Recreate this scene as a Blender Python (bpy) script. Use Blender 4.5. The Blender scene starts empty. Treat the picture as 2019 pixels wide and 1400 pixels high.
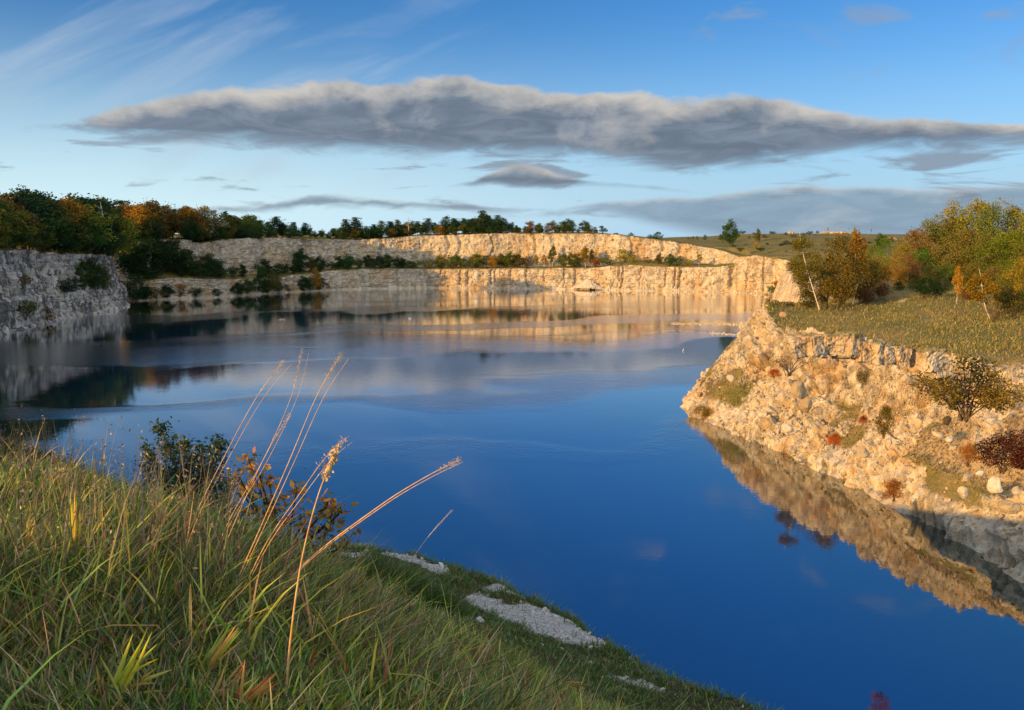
import bpy, bmesh, math, random
import numpy as np
from mathutils import Vector

random.seed(11)
rng = np.random.default_rng(11)
scene = bpy.context.scene
COL = scene.collection

# ------------------------------------------------------------------ camera model
F, CX, CY = 1615.0, 1009.5, 700.0
PITCH = math.atan(225 / F)
CAM = np.array([0.0, 0.0, 30.0])
SP, CP = math.sin(PITCH), math.cos(PITCH)
SUN_AZ, SUN_EL = math.radians(55), math.radians(10.5)   # light travels towards +x, +y
SUN_DIR = np.array([math.sin(SUN_AZ) * math.cos(SUN_EL), math.cos(SUN_AZ) * math.cos(SUN_EL), -math.sin(SUN_EL)])


def ray(px, py):
    a, b = (px - CX) / F, (CY - py) / F
    return np.array([a, CP + b * SP, -SP + b * CP])


def onz(px, py, z):
    r = ray(px, py)
    return CAM + r * ((z - CAM[2]) / r[2])


def aty(px, py, Y):
    r = ray(px, py)
    return CAM + r * (Y / r[1])


def pix(p):
    v = np.asarray(p, float) - CAM
    f = v[1] * CP - v[2] * SP
    u = v[1] * SP + v[2] * CP
    return CX + F * v[0] / f, CY - F * u / f


# ------------------------------------------------------------------ noise
def _h(ix, iy, iz, seed):
    n = (ix.astype(np.int64) * 374761393 + iy.astype(np.int64) * 668265263 + iz.astype(np.int64) * 2147483647 + seed * 974711) & 0xFFFFFFFF
    n = ((n ^ (n >> 13)) * 1274126177) & 0xFFFFFFFF
    n = ((n ^ (n >> 16)) * 2246822519) & 0xFFFFFFFF
    n = n ^ (n >> 15)
    return (n & 0xFFFFFF) / float(0x1000000)


def vnoise(p, seed=0):
    p = np.asarray(p, float)
    i = np.floor(p).astype(np.int64)
    f = p - i
    f = f * f * f * (f * (f * 6 - 15) + 10)
    r = 0
    for dx in (0, 1):
        wx = f[:, 0] if dx else 1 - f[:, 0]
        for dy in (0, 1):
            wy = f[:, 1] if dy else 1 - f[:, 1]
            for dz in (0, 1):
                wz = f[:, 2] if dz else 1 - f[:, 2]
                r = r + wx * wy * wz * _h(i[:, 0] + dx, i[:, 1] + dy, i[:, 2] + dz, seed)
    return r * 2 - 1


def fbm(p, octv=4, seed=0, gain=0.5):
    p = np.asarray(p, float)
    a, s, t = 1.0, 0, 0
    for k in range(octv):
        s = s + a * vnoise(p * (2.03 ** k) + 17.3 * k, seed + k)
        t += a
        a *= gain
    return s / t


def worley(p, seed=0):
    p = np.asarray(p, float)
    i = np.floor(p).astype(np.int64)
    f1 = np.full(len(p), 9.0)
    f2 = np.full(len(p), 9.0)
    cid = np.zeros(len(p))
    for dx in (-1, 0, 1):
        for dy in (-1, 0, 1):
            for dz in (-1, 0, 1):
                c = i + np.array([dx, dy, dz])
                q = np.stack([c[:, k] + 0.1 + 0.8 * _h(c[:, 0], c[:, 1], c[:, 2], seed + 31 * (k + 1)) for k in range(3)], 1)
                d = np.sqrt(((q - p) ** 2).sum(1))
                m = d < f1
                f2 = np.where(m, f1, np.minimum(f2, d))
                cid = np.where(m, _h(c[:, 0], c[:, 1], c[:, 2], seed + 7), cid)
                f1 = np.where(m, d, f1)
    return f1, f2, cid


def sstep(a, b, x):
    t = np.clip((np.asarray(x, float) - a) / (b - a), 0, 1)
    return t * t * (3 - 2 * t)


def N2(x, y, s, octv=4, seed=0):
    x = np.asarray(x, float)
    y = np.asarray(y, float)
    sh = x.shape
    p = np.stack([x.ravel() * s, y.ravel() * s, np.full(x.size, 0.37)], 1)
    return fbm(p, octv, seed).reshape(sh)


def seg_dist(x, y, pts, closed=True):
    """distance to a polyline; inside flag when closed"""
    x = np.asarray(x, float)
    y = np.asarray(y, float)
    d = np.full(x.shape, 1e9)
    ins = np.zeros(x.shape, bool)
    n = len(pts)
    for k in range(n if closed else n - 1):
        ax, ay = pts[k][:2]
        bx, by = pts[(k + 1) % n][:2]
        ex, ey = bx - ax, by - ay
        t = np.clip(((x - ax) * ex + (y - ay) * ey) / (ex * ex + ey * ey + 1e-9), 0, 1)
        d = np.minimum(d, (x - ax - t * ex) ** 2 + (y - ay - t * ey) ** 2)
        if closed and ay != by:
            c = ((ay > y) != (by > y)) & (x < (bx - ax) * (y - ay) / (by - ay) + ax)
            ins ^= c
    return np.sqrt(d), ins


# ------------------------------------------------------------------ mesh helpers
def mk(name, V, F_, mat=None, smooth=False, parent=None, attrs=None, mats=None, midx=None, loc=None, link=True):
    V = np.asarray(V, np.float32)
    if loc is not None:
        V = V - np.asarray(loc, np.float32)
    fl = F_ if isinstance(F_, list) else [F_]
    fl = [np.asarray(f, np.int32) for f in fl if len(f)]
    me = bpy.data.meshes.new(name)
    me.vertices.add(len(V))
    me.vertices.foreach_set('co', V.ravel())
    tot = sum(f.size for f in fl)
    me.loops.add(tot)
    me.loops.foreach_set('vertex_index', np.concatenate([f.ravel() for f in fl]))
    cnt = np.concatenate([np.full(len(f), f.shape[1], np.int32) for f in fl])
    me.polygons.add(len(cnt))
    st = np.concatenate([[0], np.cumsum(cnt)[:-1]]).astype(np.int32)
    me.polygons.foreach_set('loop_start', st)
    for m in (mats or ([mat] if mat else [])):
        me.materials.append(m)
    if midx is not None:
        me.polygons.foreach_set('material_index', np.asarray(midx, np.int32))
    me.polygons.foreach_set('use_smooth', np.full(len(cnt), smooth))
    me.update(calc_edges=True)
    for k, a in (attrs or {}).items():
        a = np.asarray(a, np.float32)
        if a.ndim == 1:
            at = me.attributes.new(k, 'FLOAT', 'POINT')
            at.data.foreach_set('value', a)
        else:
            at = me.attributes.new(k, 'FLOAT_COLOR', 'POINT')
            if a.shape[1] == 3:
                a = np.concatenate([a, np.ones((len(a), 1), np.float32)], 1)
            at.data.foreach_set('color', a.ravel())
    o = bpy.data.objects.new(name, me)
    if loc is not None:
        o.location = [float(c) for c in loc]
    if parent is not None:
        o.parent = parent
    if link:
        COL.objects.link(o)
    return o


def tag(o, label=None, cat=None, group=None, kind=None):
    if label:
        o['label'] = label
    if cat:
        o['category'] = cat
    if group:
        o['group'] = group
    if kind:
        o['kind'] = kind
    return o


def empty(name, loc, rz=0.0):
    o = bpy.data.objects.new(name, None)
    o.location = [float(c) for c in loc]
    o.rotation_euler = (0, 0, rz)
    o.empty_display_size = 0.2
    COL.objects.link(o)
    return o


def gridf(nu, nv):
    i = np.arange(nu - 1)[:, None] * nv + np.arange(nv - 1)[None, :]
    return np.stack([i, i + nv, i + nv + 1, i + 1], -1).reshape(-1, 4)


class MB:
    def __init__(s):
        s.V, s.Q, s.T, s.n, s.A, s.MQ, s.MT = [], [], [], 0, [], [], []

    def add(s, V, Fq=None, Ft=None, tint=None, m=0):
        V = np.asarray(V, float)
        if Fq is not None and len(Fq):
            s.Q.append(np.asarray(Fq) + s.n)
            s.MQ.append(np.full(len(Fq), m))
        if Ft is not None and len(Ft):
            s.T.append(np.asarray(Ft) + s.n)
            s.MT.append(np.full(len(Ft), m))
        s.V.append(V)
        s.A.append(np.full(len(V), 0.5) if tint is None else np.broadcast_to(tint, (len(V),)))
        s.n += len(V)

    def build(s, name, mat, smooth=False, parent=None, loc=None, link=True, mats=None):
        fl, mi = [], []
        if s.Q:
            fl.append(np.concatenate(s.Q)); mi.append(np.concatenate(s.MQ))
        if s.T:
            fl.append(np.concatenate(s.T)); mi.append(np.concatenate(s.MT))
        return mk(name, np.concatenate(s.V), fl, mat, smooth, parent, {'tint': np.concatenate(s.A)}, mats=mats,
                  midx=np.concatenate(mi) if mats else None, loc=loc, link=link)


def tube(P, R, n=6, cap=True):
    P = np.asarray(P, float)
    R = np.broadcast_to(np.asarray(R, float), (len(P),))
    T = np.gradient(P, axis=0)
    T /= np.linalg.norm(T, axis=1)[:, None] + 1e-9
    ref = np.array([0.31, 0.95, 0.05]) if abs(T[0][2]) > 0.7 else np.array([0.0, 0.0, 1.0])
    A = np.cross(T, ref)
    A /= np.linalg.norm(A, axis=1)[:, None] + 1e-9
    B = np.cross(T, A)
    th = np.linspace(0, 2 * math.pi, n, endpoint=False)
    V = (P[:, None, :] + R[:, None, None] * (np.cos(th)[None, :, None] * A[:, None, :] + np.sin(th)[None, :, None] * B[:, None, :])).reshape(-1, 3)
    f = []
    for k in range(len(P) - 1):
        for j in range(n):
            a, b = k * n + j, k * n + (j + 1) % n
            f.append((a, b, b + n, a + n))
    return V, np.array(f)


def bez(pts, n):
    """smooth curve through points"""
    P = np.asarray(pts, float)
    t = np.linspace(0, len(P) - 1, n)
    out = []
    for q in t:
        i = min(int(q), len(P) - 2)
        u = q - i
        p0, p1, p2, p3 = P[max(i - 1, 0)], P[i], P[i + 1], P[min(i + 2, len(P) - 1)]
        out.append(0.5 * ((2 * p1) + (-p0 + p2) * u + (2 * p0 - 5 * p1 + 4 * p2 - p3) * u * u + (-p0 + 3 * p1 - 3 * p2 + p3) * u ** 3))
    return np.array(out)


def leaf_quads(C, size, r, up=0.0, aspect=0.6):
    """diamond shaped leaf faces at the points C"""
    n = len(C)
    D = r.normal(size=(n, 3))
    D[:, 2] = D[:, 2] * (1 - up) - up * 0.6
    D /= np.linalg.norm(D, axis=1)[:, None] + 1e-9
    E = np.cross(D, r.normal(size=(n, 3)))
    E /= np.linalg.norm(E, axis=1)[:, None] + 1e-9
    s = np.broadcast_to(size, (n,))[:, None] * r.uniform(0.6, 1.4, (n, 1))
    a = aspect
    V = np.stack([C - D * s * 0.5, C + E * s * a * 0.5, C + D * s * 0.5, C - E * s * a * 0.5], 1).reshape(-1, 3)
    Fq = np.arange(n * 4).reshape(-1, 4)
    tint = np.repeat(r.uniform(0, 1, n), 4)
    return V, Fq, None, tint


# ------------------------------------------------------------------ materials
class NT:
    def __init__(s, tree):
        s.t = tree

    def __call__(s, typ, ins=None, out=None, **props):
        n = s.t.nodes.new('ShaderNode' + typ)
        for k, v in props.items():
            setattr(n, k, v)
        for k, v in (ins or {}).items():
            sock = n.inputs[k]
            if isinstance(v, bpy.types.NodeSocket):
                s.t.links.new(v, sock)
            else:
                sock.default_value = v
        return n.outputs[out if out is not None else 0]

    def math(s, op, a, b=None, c=None, clamp=False):
        ins = {0: a}
        if b is not None:
            ins[1] = b
        if c is not None:
            ins[2] = c
        return s('Math', ins, operation=op, use_clamp=clamp)

    def mix(s, f, a, b, blend='MIX'):
        n = s.t.nodes.new('ShaderNodeMix')
        n.data_type = 'RGBA'
        n.blend_type = blend
        n.clamp_factor = True
        for k, v in ((0, f), (6, a), (7, b)):
            if isinstance(v, bpy.types.NodeSocket):
                s.t.links.new(v, n.inputs[k])
            else:
                n.inputs[k].default_value = v if k == 0 else (*v[:3], 1)
        return n.outputs[2]

    def sm(s, v, a, b):
        return s('MapRange', {0: v, 1: a, 2: b, 3: 0.0, 4: 1.0}, interpolation_type='SMOOTHSTEP', clamp=True)

    def noise(s, vec, scale, detail=4.0, rough=0.5, dist=0.0):
        return s('TexNoise', {'Vector': vec, 'Scale': scale, 'Detail': detail, 'Roughness': rough, 'Distortion': dist}, noise_dimensions='3D')

    def vscale(s, vec, v):
        return s('VectorMath', {0: vec, 1: v}, operation='MULTIPLY')


def newmat(name):
    m = bpy.data.materials.new(name)
    m.use_nodes = True
    m.node_tree.nodes.clear()
    return m, NT(m.node_tree)


def finish(m, nt, shader, disp=None):
    o = m.node_tree.nodes.new('ShaderNodeOutputMaterial')
    m.node_tree.links.new(shader, o.inputs[0])
    return m


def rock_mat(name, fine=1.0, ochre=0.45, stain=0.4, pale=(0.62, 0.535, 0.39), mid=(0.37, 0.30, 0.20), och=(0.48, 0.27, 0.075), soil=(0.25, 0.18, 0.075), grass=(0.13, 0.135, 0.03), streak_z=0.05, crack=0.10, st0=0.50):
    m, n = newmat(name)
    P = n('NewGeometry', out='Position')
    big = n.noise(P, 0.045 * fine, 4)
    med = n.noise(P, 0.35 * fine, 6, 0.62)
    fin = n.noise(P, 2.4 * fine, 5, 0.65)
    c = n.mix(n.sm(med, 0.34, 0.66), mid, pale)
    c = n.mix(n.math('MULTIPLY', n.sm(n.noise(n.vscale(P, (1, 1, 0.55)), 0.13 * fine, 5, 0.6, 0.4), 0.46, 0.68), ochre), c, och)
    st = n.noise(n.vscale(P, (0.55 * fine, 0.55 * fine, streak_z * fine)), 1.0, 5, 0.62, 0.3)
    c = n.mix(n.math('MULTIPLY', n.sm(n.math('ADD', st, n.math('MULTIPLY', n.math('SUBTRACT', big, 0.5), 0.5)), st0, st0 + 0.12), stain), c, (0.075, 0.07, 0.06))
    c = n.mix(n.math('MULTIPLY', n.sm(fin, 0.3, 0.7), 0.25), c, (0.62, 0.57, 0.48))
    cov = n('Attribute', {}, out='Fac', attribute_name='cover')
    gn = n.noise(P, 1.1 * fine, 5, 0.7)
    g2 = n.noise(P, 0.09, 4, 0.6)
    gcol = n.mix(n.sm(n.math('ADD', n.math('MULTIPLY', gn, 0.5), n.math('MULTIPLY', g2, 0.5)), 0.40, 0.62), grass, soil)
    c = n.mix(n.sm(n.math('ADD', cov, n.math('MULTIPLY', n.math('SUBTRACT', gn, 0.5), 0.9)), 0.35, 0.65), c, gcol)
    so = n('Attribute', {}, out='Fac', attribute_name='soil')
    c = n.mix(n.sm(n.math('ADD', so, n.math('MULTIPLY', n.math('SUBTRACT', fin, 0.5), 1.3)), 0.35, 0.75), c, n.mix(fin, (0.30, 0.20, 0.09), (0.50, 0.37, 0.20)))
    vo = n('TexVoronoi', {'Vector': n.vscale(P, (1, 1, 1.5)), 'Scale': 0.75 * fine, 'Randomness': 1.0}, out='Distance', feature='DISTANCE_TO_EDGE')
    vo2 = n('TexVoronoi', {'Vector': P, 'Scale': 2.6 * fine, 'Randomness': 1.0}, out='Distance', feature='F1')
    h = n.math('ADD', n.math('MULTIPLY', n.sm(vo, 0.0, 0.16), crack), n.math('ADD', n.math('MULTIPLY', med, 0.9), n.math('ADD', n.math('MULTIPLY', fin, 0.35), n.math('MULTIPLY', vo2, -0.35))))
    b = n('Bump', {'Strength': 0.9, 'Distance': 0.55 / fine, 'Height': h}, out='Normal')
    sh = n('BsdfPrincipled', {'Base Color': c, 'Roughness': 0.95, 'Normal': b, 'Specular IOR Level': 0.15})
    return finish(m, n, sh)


def leaf_mat(name, base=None, var=0.75, trans=0.35, hue=0.0):
    """leaves: colour comes from the object's own colour, each leaf a bit different"""
    m, n = newmat(name)
    if base is None:
        c = n('ObjectInfo', {}, out='Color')
    else:
        r = n('RGB', {})
        r.default_value = (*base, 1)
        c = r
    t = n('Attribute', {}, out='Fac', attribute_name='tint')
    k = n('MapRange', {0: t, 1: 0.0, 2: 1.0, 3: 1 - var * 0.55, 4: 1 + var * 0.7})
    c2 = n('HueSaturation', {'Hue': n('MapRange', {0: n.math('FRACT', n.math('MULTIPLY', t, 7.13)), 1: 0.0, 2: 1.0, 3: 0.478, 4: 0.522}), 'Value': k, 'Saturation': 1.0, 'Color': c})
    d = n('BsdfDiffuse', {'Color': c2})
    tr = n('BsdfTranslucent', {'Color': c2})
    s = n('MixShader', {0: trans, 1: d, 2: tr})
    return finish(m, n, s)


def plain_mat(name, col, rough=0.8, noise=0.0, nscale=8.0, spec=0.3, c2=None):
    m, n = newmat(name)
    P = n('NewGeometry', out='Position')
    if noise:
        f = n.noise(P, nscale, 5, 0.6)
        c = n.mix(n.sm(f, 0.3, 0.7), col, c2 or tuple(x * (1 - noise) for x in col))
    else:
        r = n('RGB', {})
        r.default_value = (*col, 1)
        c = r
    s = n('BsdfPrincipled', {'Base Color': c, 'Roughness': rough, 'Specular IOR Level': spec})
    return finish(m, n, s)


def blade_mat(name, trans=0.35):
    m, n = newmat(name)
    c = n('Attribute', {}, out='Color', attribute_name='col')
    d = n('BsdfDiffuse', {'Color': c})
    tr = n('BsdfTranslucent', {'Color': c})
    g = n('BsdfGlossy', {'Color': (1, 1, 1, 1), 'Roughness': 0.45})
    s = n('MixShader', {0: trans, 1: d, 2: tr})
    s = n('MixShader', {0: 0.04, 1: s, 2: g})
    return finish(m, n, s)


M_LEAF = leaf_mat('leaves')
M_NEEDLE = leaf_mat('needles', var=0.6, trans=0.15)
M_BARK = plain_mat('bark', (0.13, 0.095, 0.06), 0.9, 0.5, 6)
M_BIRCH = plain_mat('birch_bark', (0.62, 0.58, 0.5), 0.8, 0.0, 3)
_m, _n = newmat('white_bark')
_P = _n('NewGeometry', out='Position')
_f = _n.noise(_n.vscale(_P, (3, 3, 9)), 1.0, 4, 0.6)
M_BIRCH = finish(_m, _n, _n('BsdfPrincipled', {'Base Color': _n.mix(_n.sm(_f, 0.56, 0.64), (0.66, 0.6, 0.5), (0.08, 0.07, 0.06)), 'Roughness': 0.8}))
M_DEAD = plain_mat('dead_wood', (0.5, 0.42, 0.32), 0.9, 0.3, 5)
M_BLADE = blade_mat('grass_blades')
M_CLIFF_L = rock_mat('grey_weathered_limestone', 0.8, 0.2, 0.95, pale=(0.72, 0.66, 0.54), mid=(0.27, 0.24, 0.19), streak_z=0.12, st0=0.455)  # grey-weathered rock of the left wall with heavy dark stains
M_CLIFF_F = rock_mat('ochre_limestone', 0.8, 0.75, 0.45, streak_z=0.25)  # far wall rock with more ochre and lighter staining
M_CLIFF_P = rock_mat('promontory_rock', 2.0, 0.7, 0.5, streak_z=0.25, crack=0.1)
M_TERR = rock_mat('plateau_turf', 0.7, 0.3, 0.3, crack=0.0)
# ------------------------------------------------------------------ plan of the lake (world metres, water at z = 0)
A_PIX = [(0, 662), (30, 655), (62, 645), (95, 637), (130, 630), (165, 623), (200, 617), (235, 610), (262, 604)]
A_W = [onz(x, y, 0)[:2] for x, y in A_PIX]
A_PATH = [(-58, 44), (-78, 74), (-98, 112), (-124, 160), (-152, 212)] + [tuple(p) for p in A_W] + [(-184, 392), (-196, 401), (-210, 412), (-224, 425)]
A_TOP = [None] * 5 + [488, 487, 489, 490, 496, 499, 500, 503, 506] + [None] * 4
B_PIX = [(270, 594), (300, 592), (350, 589), (400, 588), (450, 585), (500, 581), (560, 577), (610, 574.5), (660, 572), (720, 570), (780, 569), (840, 568),
         (920, 568.5), (1000, 569), (1080, 570), (1160, 571.5), (1240, 573), (1320, 574.5), (1400, 576), (1440, 577), (1480, 578.5), (1520, 580), (1550, 583)]
B_W = [tuple(onz(x, y, 0)[:2]) for x, y in B_PIX]
B_PATH = [(-245, 436), (-215, 424)] + B_W + [(158, 440), (152, 415)]
B_PX = [210, 240] + [p[0] for p in B_PIX] + [1580, 1610]
B_BENCH = np.interp(B_PX, [270, 300, 330, 400, 480, 560, 600, 650, 700, 840, 960, 1100, 1160, 1200, 1280, 1330, 1400, 1437, 1450, 1480, 1520, 1550, 1580],
                    [556, 553, 547, 550, 552, 546, 543, 535, 531, 531, 530, 529, 529, 523, 523, 527, 528, 527, 508, 505, 509, 516, 545])
B_TOP = np.interp(B_PX, [250, 290, 350, 400, 440, 480, 520, 600, 700, 745, 800, 850, 950, 1050, 1160, 1220, 1300, 1340, 1380, 1420, 1445, 1460, 1500, 1550],
                  [478, 474, 470, 474, 481, 471, 470, 468, 472, 471, 466, 463, 460, 459, 459, 464, 472, 480, 487, 493, 507, 503, 503, 512])
PROM = [(66, 8), (70, 24), (64, 38), (54, 50), (48.5, 60), (45.5, 68), (45, 76), (44.6, 83), (43.4, 90), (42, 98), (39, 112), (37.6, 117), (34.5, 128), (31, 138),
        (31.5, 147), (35, 158), (40.5, 169), (48, 178), (56, 187), (64, 198), (73, 214), (82, 240), (88, 263), (97, 300), (110, 350), (128, 395), (152, 415)]
EDGE_PIX = [(640, 1062), (700, 1068), (760, 1079), (850, 1085), (905, 1112), (1000, 1140), (1040, 1166), (1100, 1192), (1165, 1208), (1195, 1240), (1262, 1278),
            (1300, 1302), (1400, 1342), (1480, 1366), (1545, 1398)]
EDGE = [tuple(onz(x + 4, y - 9, 17.8)[:2]) for x, y in EDGE_PIX] + [(10, 12.5), (18, 7), (30, 2), (46, -2), (66, 8)]
EDGE = [(-58, 44), (-44, 34), (-30, 31), (-20, 33)] + EDGE
LAKE = [tuple(p) for p in A_PATH[:-2]] + B_PATH[1:] + PROM[::-1] + EDGE[::-1][1:-1]


# ------------------------------------------------------------------ thin plate spline for the near hill
def planar(px, d):
    r = ray(px, 1200)
    k = 1.0 + 0.0 * px
    return 30 - (1.066 + 0.167 * d)


NC = []


def pc(px, py, d):
    p = aty(px, py, d)
    NC.append(tuple(p))


for px, ds in ((0, (2.4, 5, 8, 11, 13)), (120, (2.4, 5, 8, 10.2)), (250, (2.4, 4, 6, 7.4)), (350, (2.4, 4, 6)), (450, (2.4, 3.6, 4.9))):
    for d in ds:
        x = (px - CX) / F * d * 1.07
        NC.append((x, d, planar(px, d)))
for px, py, d, dz in ((600, 1400, 2.4, 0), (600, 1290, 3.2, 0), (600, 1195, 4.4, 0), (700, 1400, 2.6, 0), (700, 1290, 3.8, 0), (700, 1190, 6.0, 0), (700, 1150, 10.5, -0.9), (700, 1120, 17, -1.2),
                      (800, 1400, 2.9, 0), (800, 1300, 4.3, 0), (800, 1225, 6.5, 0), (800, 1205, 10, -0.7), (800, 1170, 15, -0.9), (900, 1400, 3.5, 0), (900, 1325, 5.5, 0), (900, 1270, 8, 0), (900, 1250, 12, -0.6), (900, 1220, 17, -0.6),
                      (1000, 1400, 4.3, 0), (1000, 1355, 6.3, 0), (1000, 1322, 9, 0), (1000, 1308, 13, -0.5), (1000, 1280, 18, -0.3), (1150, 1400, 9.5, -0.1), (1150, 1380, 12.5, -0.15), (1150, 1358, 17, -0.5), (1300, 1400, 16.5, -0.3), (1300, 1388, 19, -0.2)):
    q = aty(px, py, d)
    NC.append((q[0], q[1], q[2] + dz))
for a in ((1100, 1230), (950, 1150), (1000, 1190), (1200, 1290), (850, 1110), (1040, 1166), (1300, 1330), (700, 1075), (1450, 1372), (760, 1085)):
    p = onz(a[0], a[1], 17.8)
    NC.append(tuple(p))
NC += [(-3.2, 11, 25.0), (-2.6, 16, 21.4), (-8, 18, 23.4), (-6, 24, 19.8), (-14, 22, 21.0), (-20, 16, 23.6), (-30, 22, 20.8), (-8, 30, 17.8), (-45, 25, 20), (-35, 5, 23.5), (-24, 6, 25.5),
       (0, 0, 28.75), (3, -1, 27.9), (-16, 7.7, 28.5), (-11.1, 1.7, 29.5), (-7.4, -2.8, 30.3), (-4.4, -5.6, 30.1), (0, -9, 30.2), (6, -11, 29.2), (0, -14, 30.4), (-16, -2, 30), (-20, -20, 30.5), (-22, 10, 26.0),  # with an unseen bank behind the camera, shaped to shade the foreground grass
       (6, 4, 24.2), (10, 6, 21.5), (16, -2, 22.5), (40, -20, 22), (66, -20, 20), (60, -45, 24), (20, -45, 30), (-30, -45, 30), (-70, -40, 27), (-60, 0, 23), (-60, 40, 19), (10, -16, 28.5), (24, -12, 25)]
NC = np.array(NC)


def tps_fit(C, lam=0.02):
    n = len(C)
    r2 = ((C[:, None, :2] - C[None, :, :2]) ** 2).sum(-1)
    K = 0.5 * r2 * np.log(r2 + 1e-9) + lam * np.eye(n) * 10
    Pm = np.c_[np.ones(n), C[:, :2]]
    A = np.block([[K, Pm], [Pm.T, np.zeros((3, 3))]])
    return np.linalg.solve(A, np.r_[C[:, 2], 0, 0, 0])


NW = tps_fit(NC)


def near_h(x, y):
    x = np.asarray(x, float)
    y = np.asarray(y, float)
    o = NW[-3] + NW[-2] * x + NW[-1] * y
    for w, c in zip(NW[:-3], NC):
        r2 = (x - c[0]) ** 2 + (y - c[1]) ** 2
        o = o + w * 0.5 * r2 * np.log(r2 + 1e-9)
    return np.clip(o, 17.2, 33) + 0.10 * N2(x, y, 0.6, 3, 5)


# ------------------------------------------------------------------ outer plateau heights
TC = []
for p, t in zip(A_PATH, A_TOP):
    if t is not None:
        px = pix((p[0], p[1], 0))[0]
        q = aty(px, t, p[1])
        TC.append((q[0], q[1], q[2] + 0.3))
        TC.append((q[0] - 30, q[1], q[2] + 1.5))
TC += [(-58, 44, 22), (-78, 74, 23), (-98, 112, 25), (-124, 160, 26), (-152, 212, 27), (-130, 60, 26), (-200, 150, 29), (-215, 395, 30), (-230, 430, 31)]
for p, x, t in list(zip(B_PATH, B_PX, B_TOP))[2:-2]:
    if x <= 1430:
        q = aty(x, t, p[1] + 22)
        TC.append((q[0], q[1], q[2] + 0.3))
        TC.append((q[0], q[1] + 25, q[2] + 0.6))
    else:
        q = aty(x, t, p[1] + 8)
        TC.append((q[0], q[1], q[2] + 0.2))
TC += [(-420, 250, 33), (-400, 520, 36), (-200, 640, 37), (0, 720, 36.5), (0, 1000, 36), (60, 640, 34.5), (-600, 1200, 40), (600, 1500, 36), (0, 2500, 30), (2500, 2500, 33), (-2500, 1500, 40), (1500, 600, 30),
       (150, 500, 24), (170, 560, 27.0), (200, 640, 32.2), (215, 720, 35.8), (260, 760, 36.8), (330, 760, 36.0), (420, 760, 34.5), (520, 760, 32.6), (115, 620, 30.5), (130, 740, 32), (330, 600, 30), (300, 480, 25), (210, 440, 21),
       (230, 350, 21), (190, 300, 21), (170, 215, 23), (150, 170, 22), (180, 120, 24), (120, 60, 24), (160, 20, 26), (110, -10, 24), (330, 150, 27), (600, 100, 30), (100, -80, 28), (0, -80, 31), (-100, -60, 29),
       (0, -400, 34), (400, -300, 34), (-400, -200, 34)]
TC = np.array(TC)


def terr_h(x, y):
    x = np.asarray(x, float)
    y = np.asarray(y, float)
    num = np.zeros(x.shape)
    den = np.zeros(x.shape)
    for c in TC:
        d2 = (x - c[0]) ** 2 + (y - c[1]) ** 2 + 30.0
        w = d2 ** -1.8
        num += w * c[2]
        den += w
    return num / den


# ------------------------------------------------------------------ promontory height
PROM_IN = [(66, 8)] + PROM[1:-1] + [(152, 415), (260, 415), (260, 8)]
PH = np.array([(58, 86, 15.0), (51.5, 120, 15.2), (46, 137, 15.3), (49, 157, 17.2), (52, 150, 16.2), (60, 150, 16.6), (62, 128, 16.4), (72, 130, 17.4), (66, 110, 16.0), (74, 92, 17.5), (62, 72, 15.5), (78, 70, 18.5),
               (82, 160, 19.2), (85, 180, 19.8), (72, 165, 17.2), (66, 170, 16.2), (70, 185, 15.0), (78, 205, 14), (90, 112, 18.8), (95, 140, 19.2), (110, 160, 21), (100, 185, 20.0), (118, 130, 21.5), (130, 180, 23), (100, 90, 20.5), (110, 60, 23),
               (95, 225, 17), (110, 260, 17), (130, 300, 18), (160, 340, 20), (150, 240, 22), (160, 400, 18), (220, 200, 24), (200, 300, 22), (220, 400, 20), (200, 80, 25), (75, 40, 17), (100, 20, 22)])


def prom_h(x, y):
    x = np.asarray(x, float)
    y = np.asarray(y, float)
    d, ins = seg_dist(x, y, PROM, closed=False)
    _, ins = seg_dist(x, y, PROM_IN)
    num = np.zeros(x.shape)
    den = np.zeros(x.shape)
    for c in PH:
        w = ((x - c[0]) ** 2 + (y - c[1]) ** 2 + 8) ** -1.7
        num += w * c[2]
        den += w
    plat = num / den
    dn = d + 1.6 * N2(x, y, 0.12, 3, 41)
    dn = np.maximum(dn, d * 0.3)
    cl = np.interp(dn, [0, 0.5, 3.0, 7.8, 9.0, 10.6, 12.6, 14.5], [0, 0.075, 0.23, 0.47, 0.56, 0.80, 0.94, 1.0])
    ta = np.interp(dn, [0, 0.7, 6, 14, 20, 24], [0, 0.1, 0.40, 0.78, 0.93, 1.0])
    di = np.interp(dn, [0, 0.4, 2.6, 4.2, 8, 15, 20, 26], [0, 0.11, 0.34, 0.385, 0.60, 0.88, 0.97, 1.0])
    wn = sstep(133, 139, y)
    wd = sstep(101, 90, y)
    LN = [(44.5, 132), (46.5, 146), (48.5, 158), (53, 167)]
    dl, _ = seg_dist(x, y, LN, closed=False)
    west = x < np.interp(y, [q[1] for q in LN], [q[0] for q in LN])
    stp = np.interp(dn, [0, 0.5, 2.5, 5.5, 8], [0, 0.12, 0.45, 0.92, 1.0])
    no = np.where(west, np.minimum((d / (d + dl + 0.05)) ** 0.85, np.interp(d, [0, 0.5, 3, 7], [0, 0.11, 0.5, 1.0])), stp)
    f = cl * (1 - wn) * (1 - wd) + no * wn + di * wd
    z = f * plat
    return np.where(ins, z, -0.8 * np.minimum(d, 5)), np.where(ins, d, -d)


def hit(px, py, hf, y0, y1, n=4000):
    """first point where the view ray through a pixel meets a height function"""
    r = ray(px, py)
    t = np.geomspace(y0 / r[1], y1 / r[1], n)
    P = CAM[None] + t[:, None] * r[None]
    z = hf(P[:, 0], P[:, 1])
    k = np.where(P[:, 2] <= z)[0]
    return P[k[0]] if len(k) else P[-1]


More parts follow.
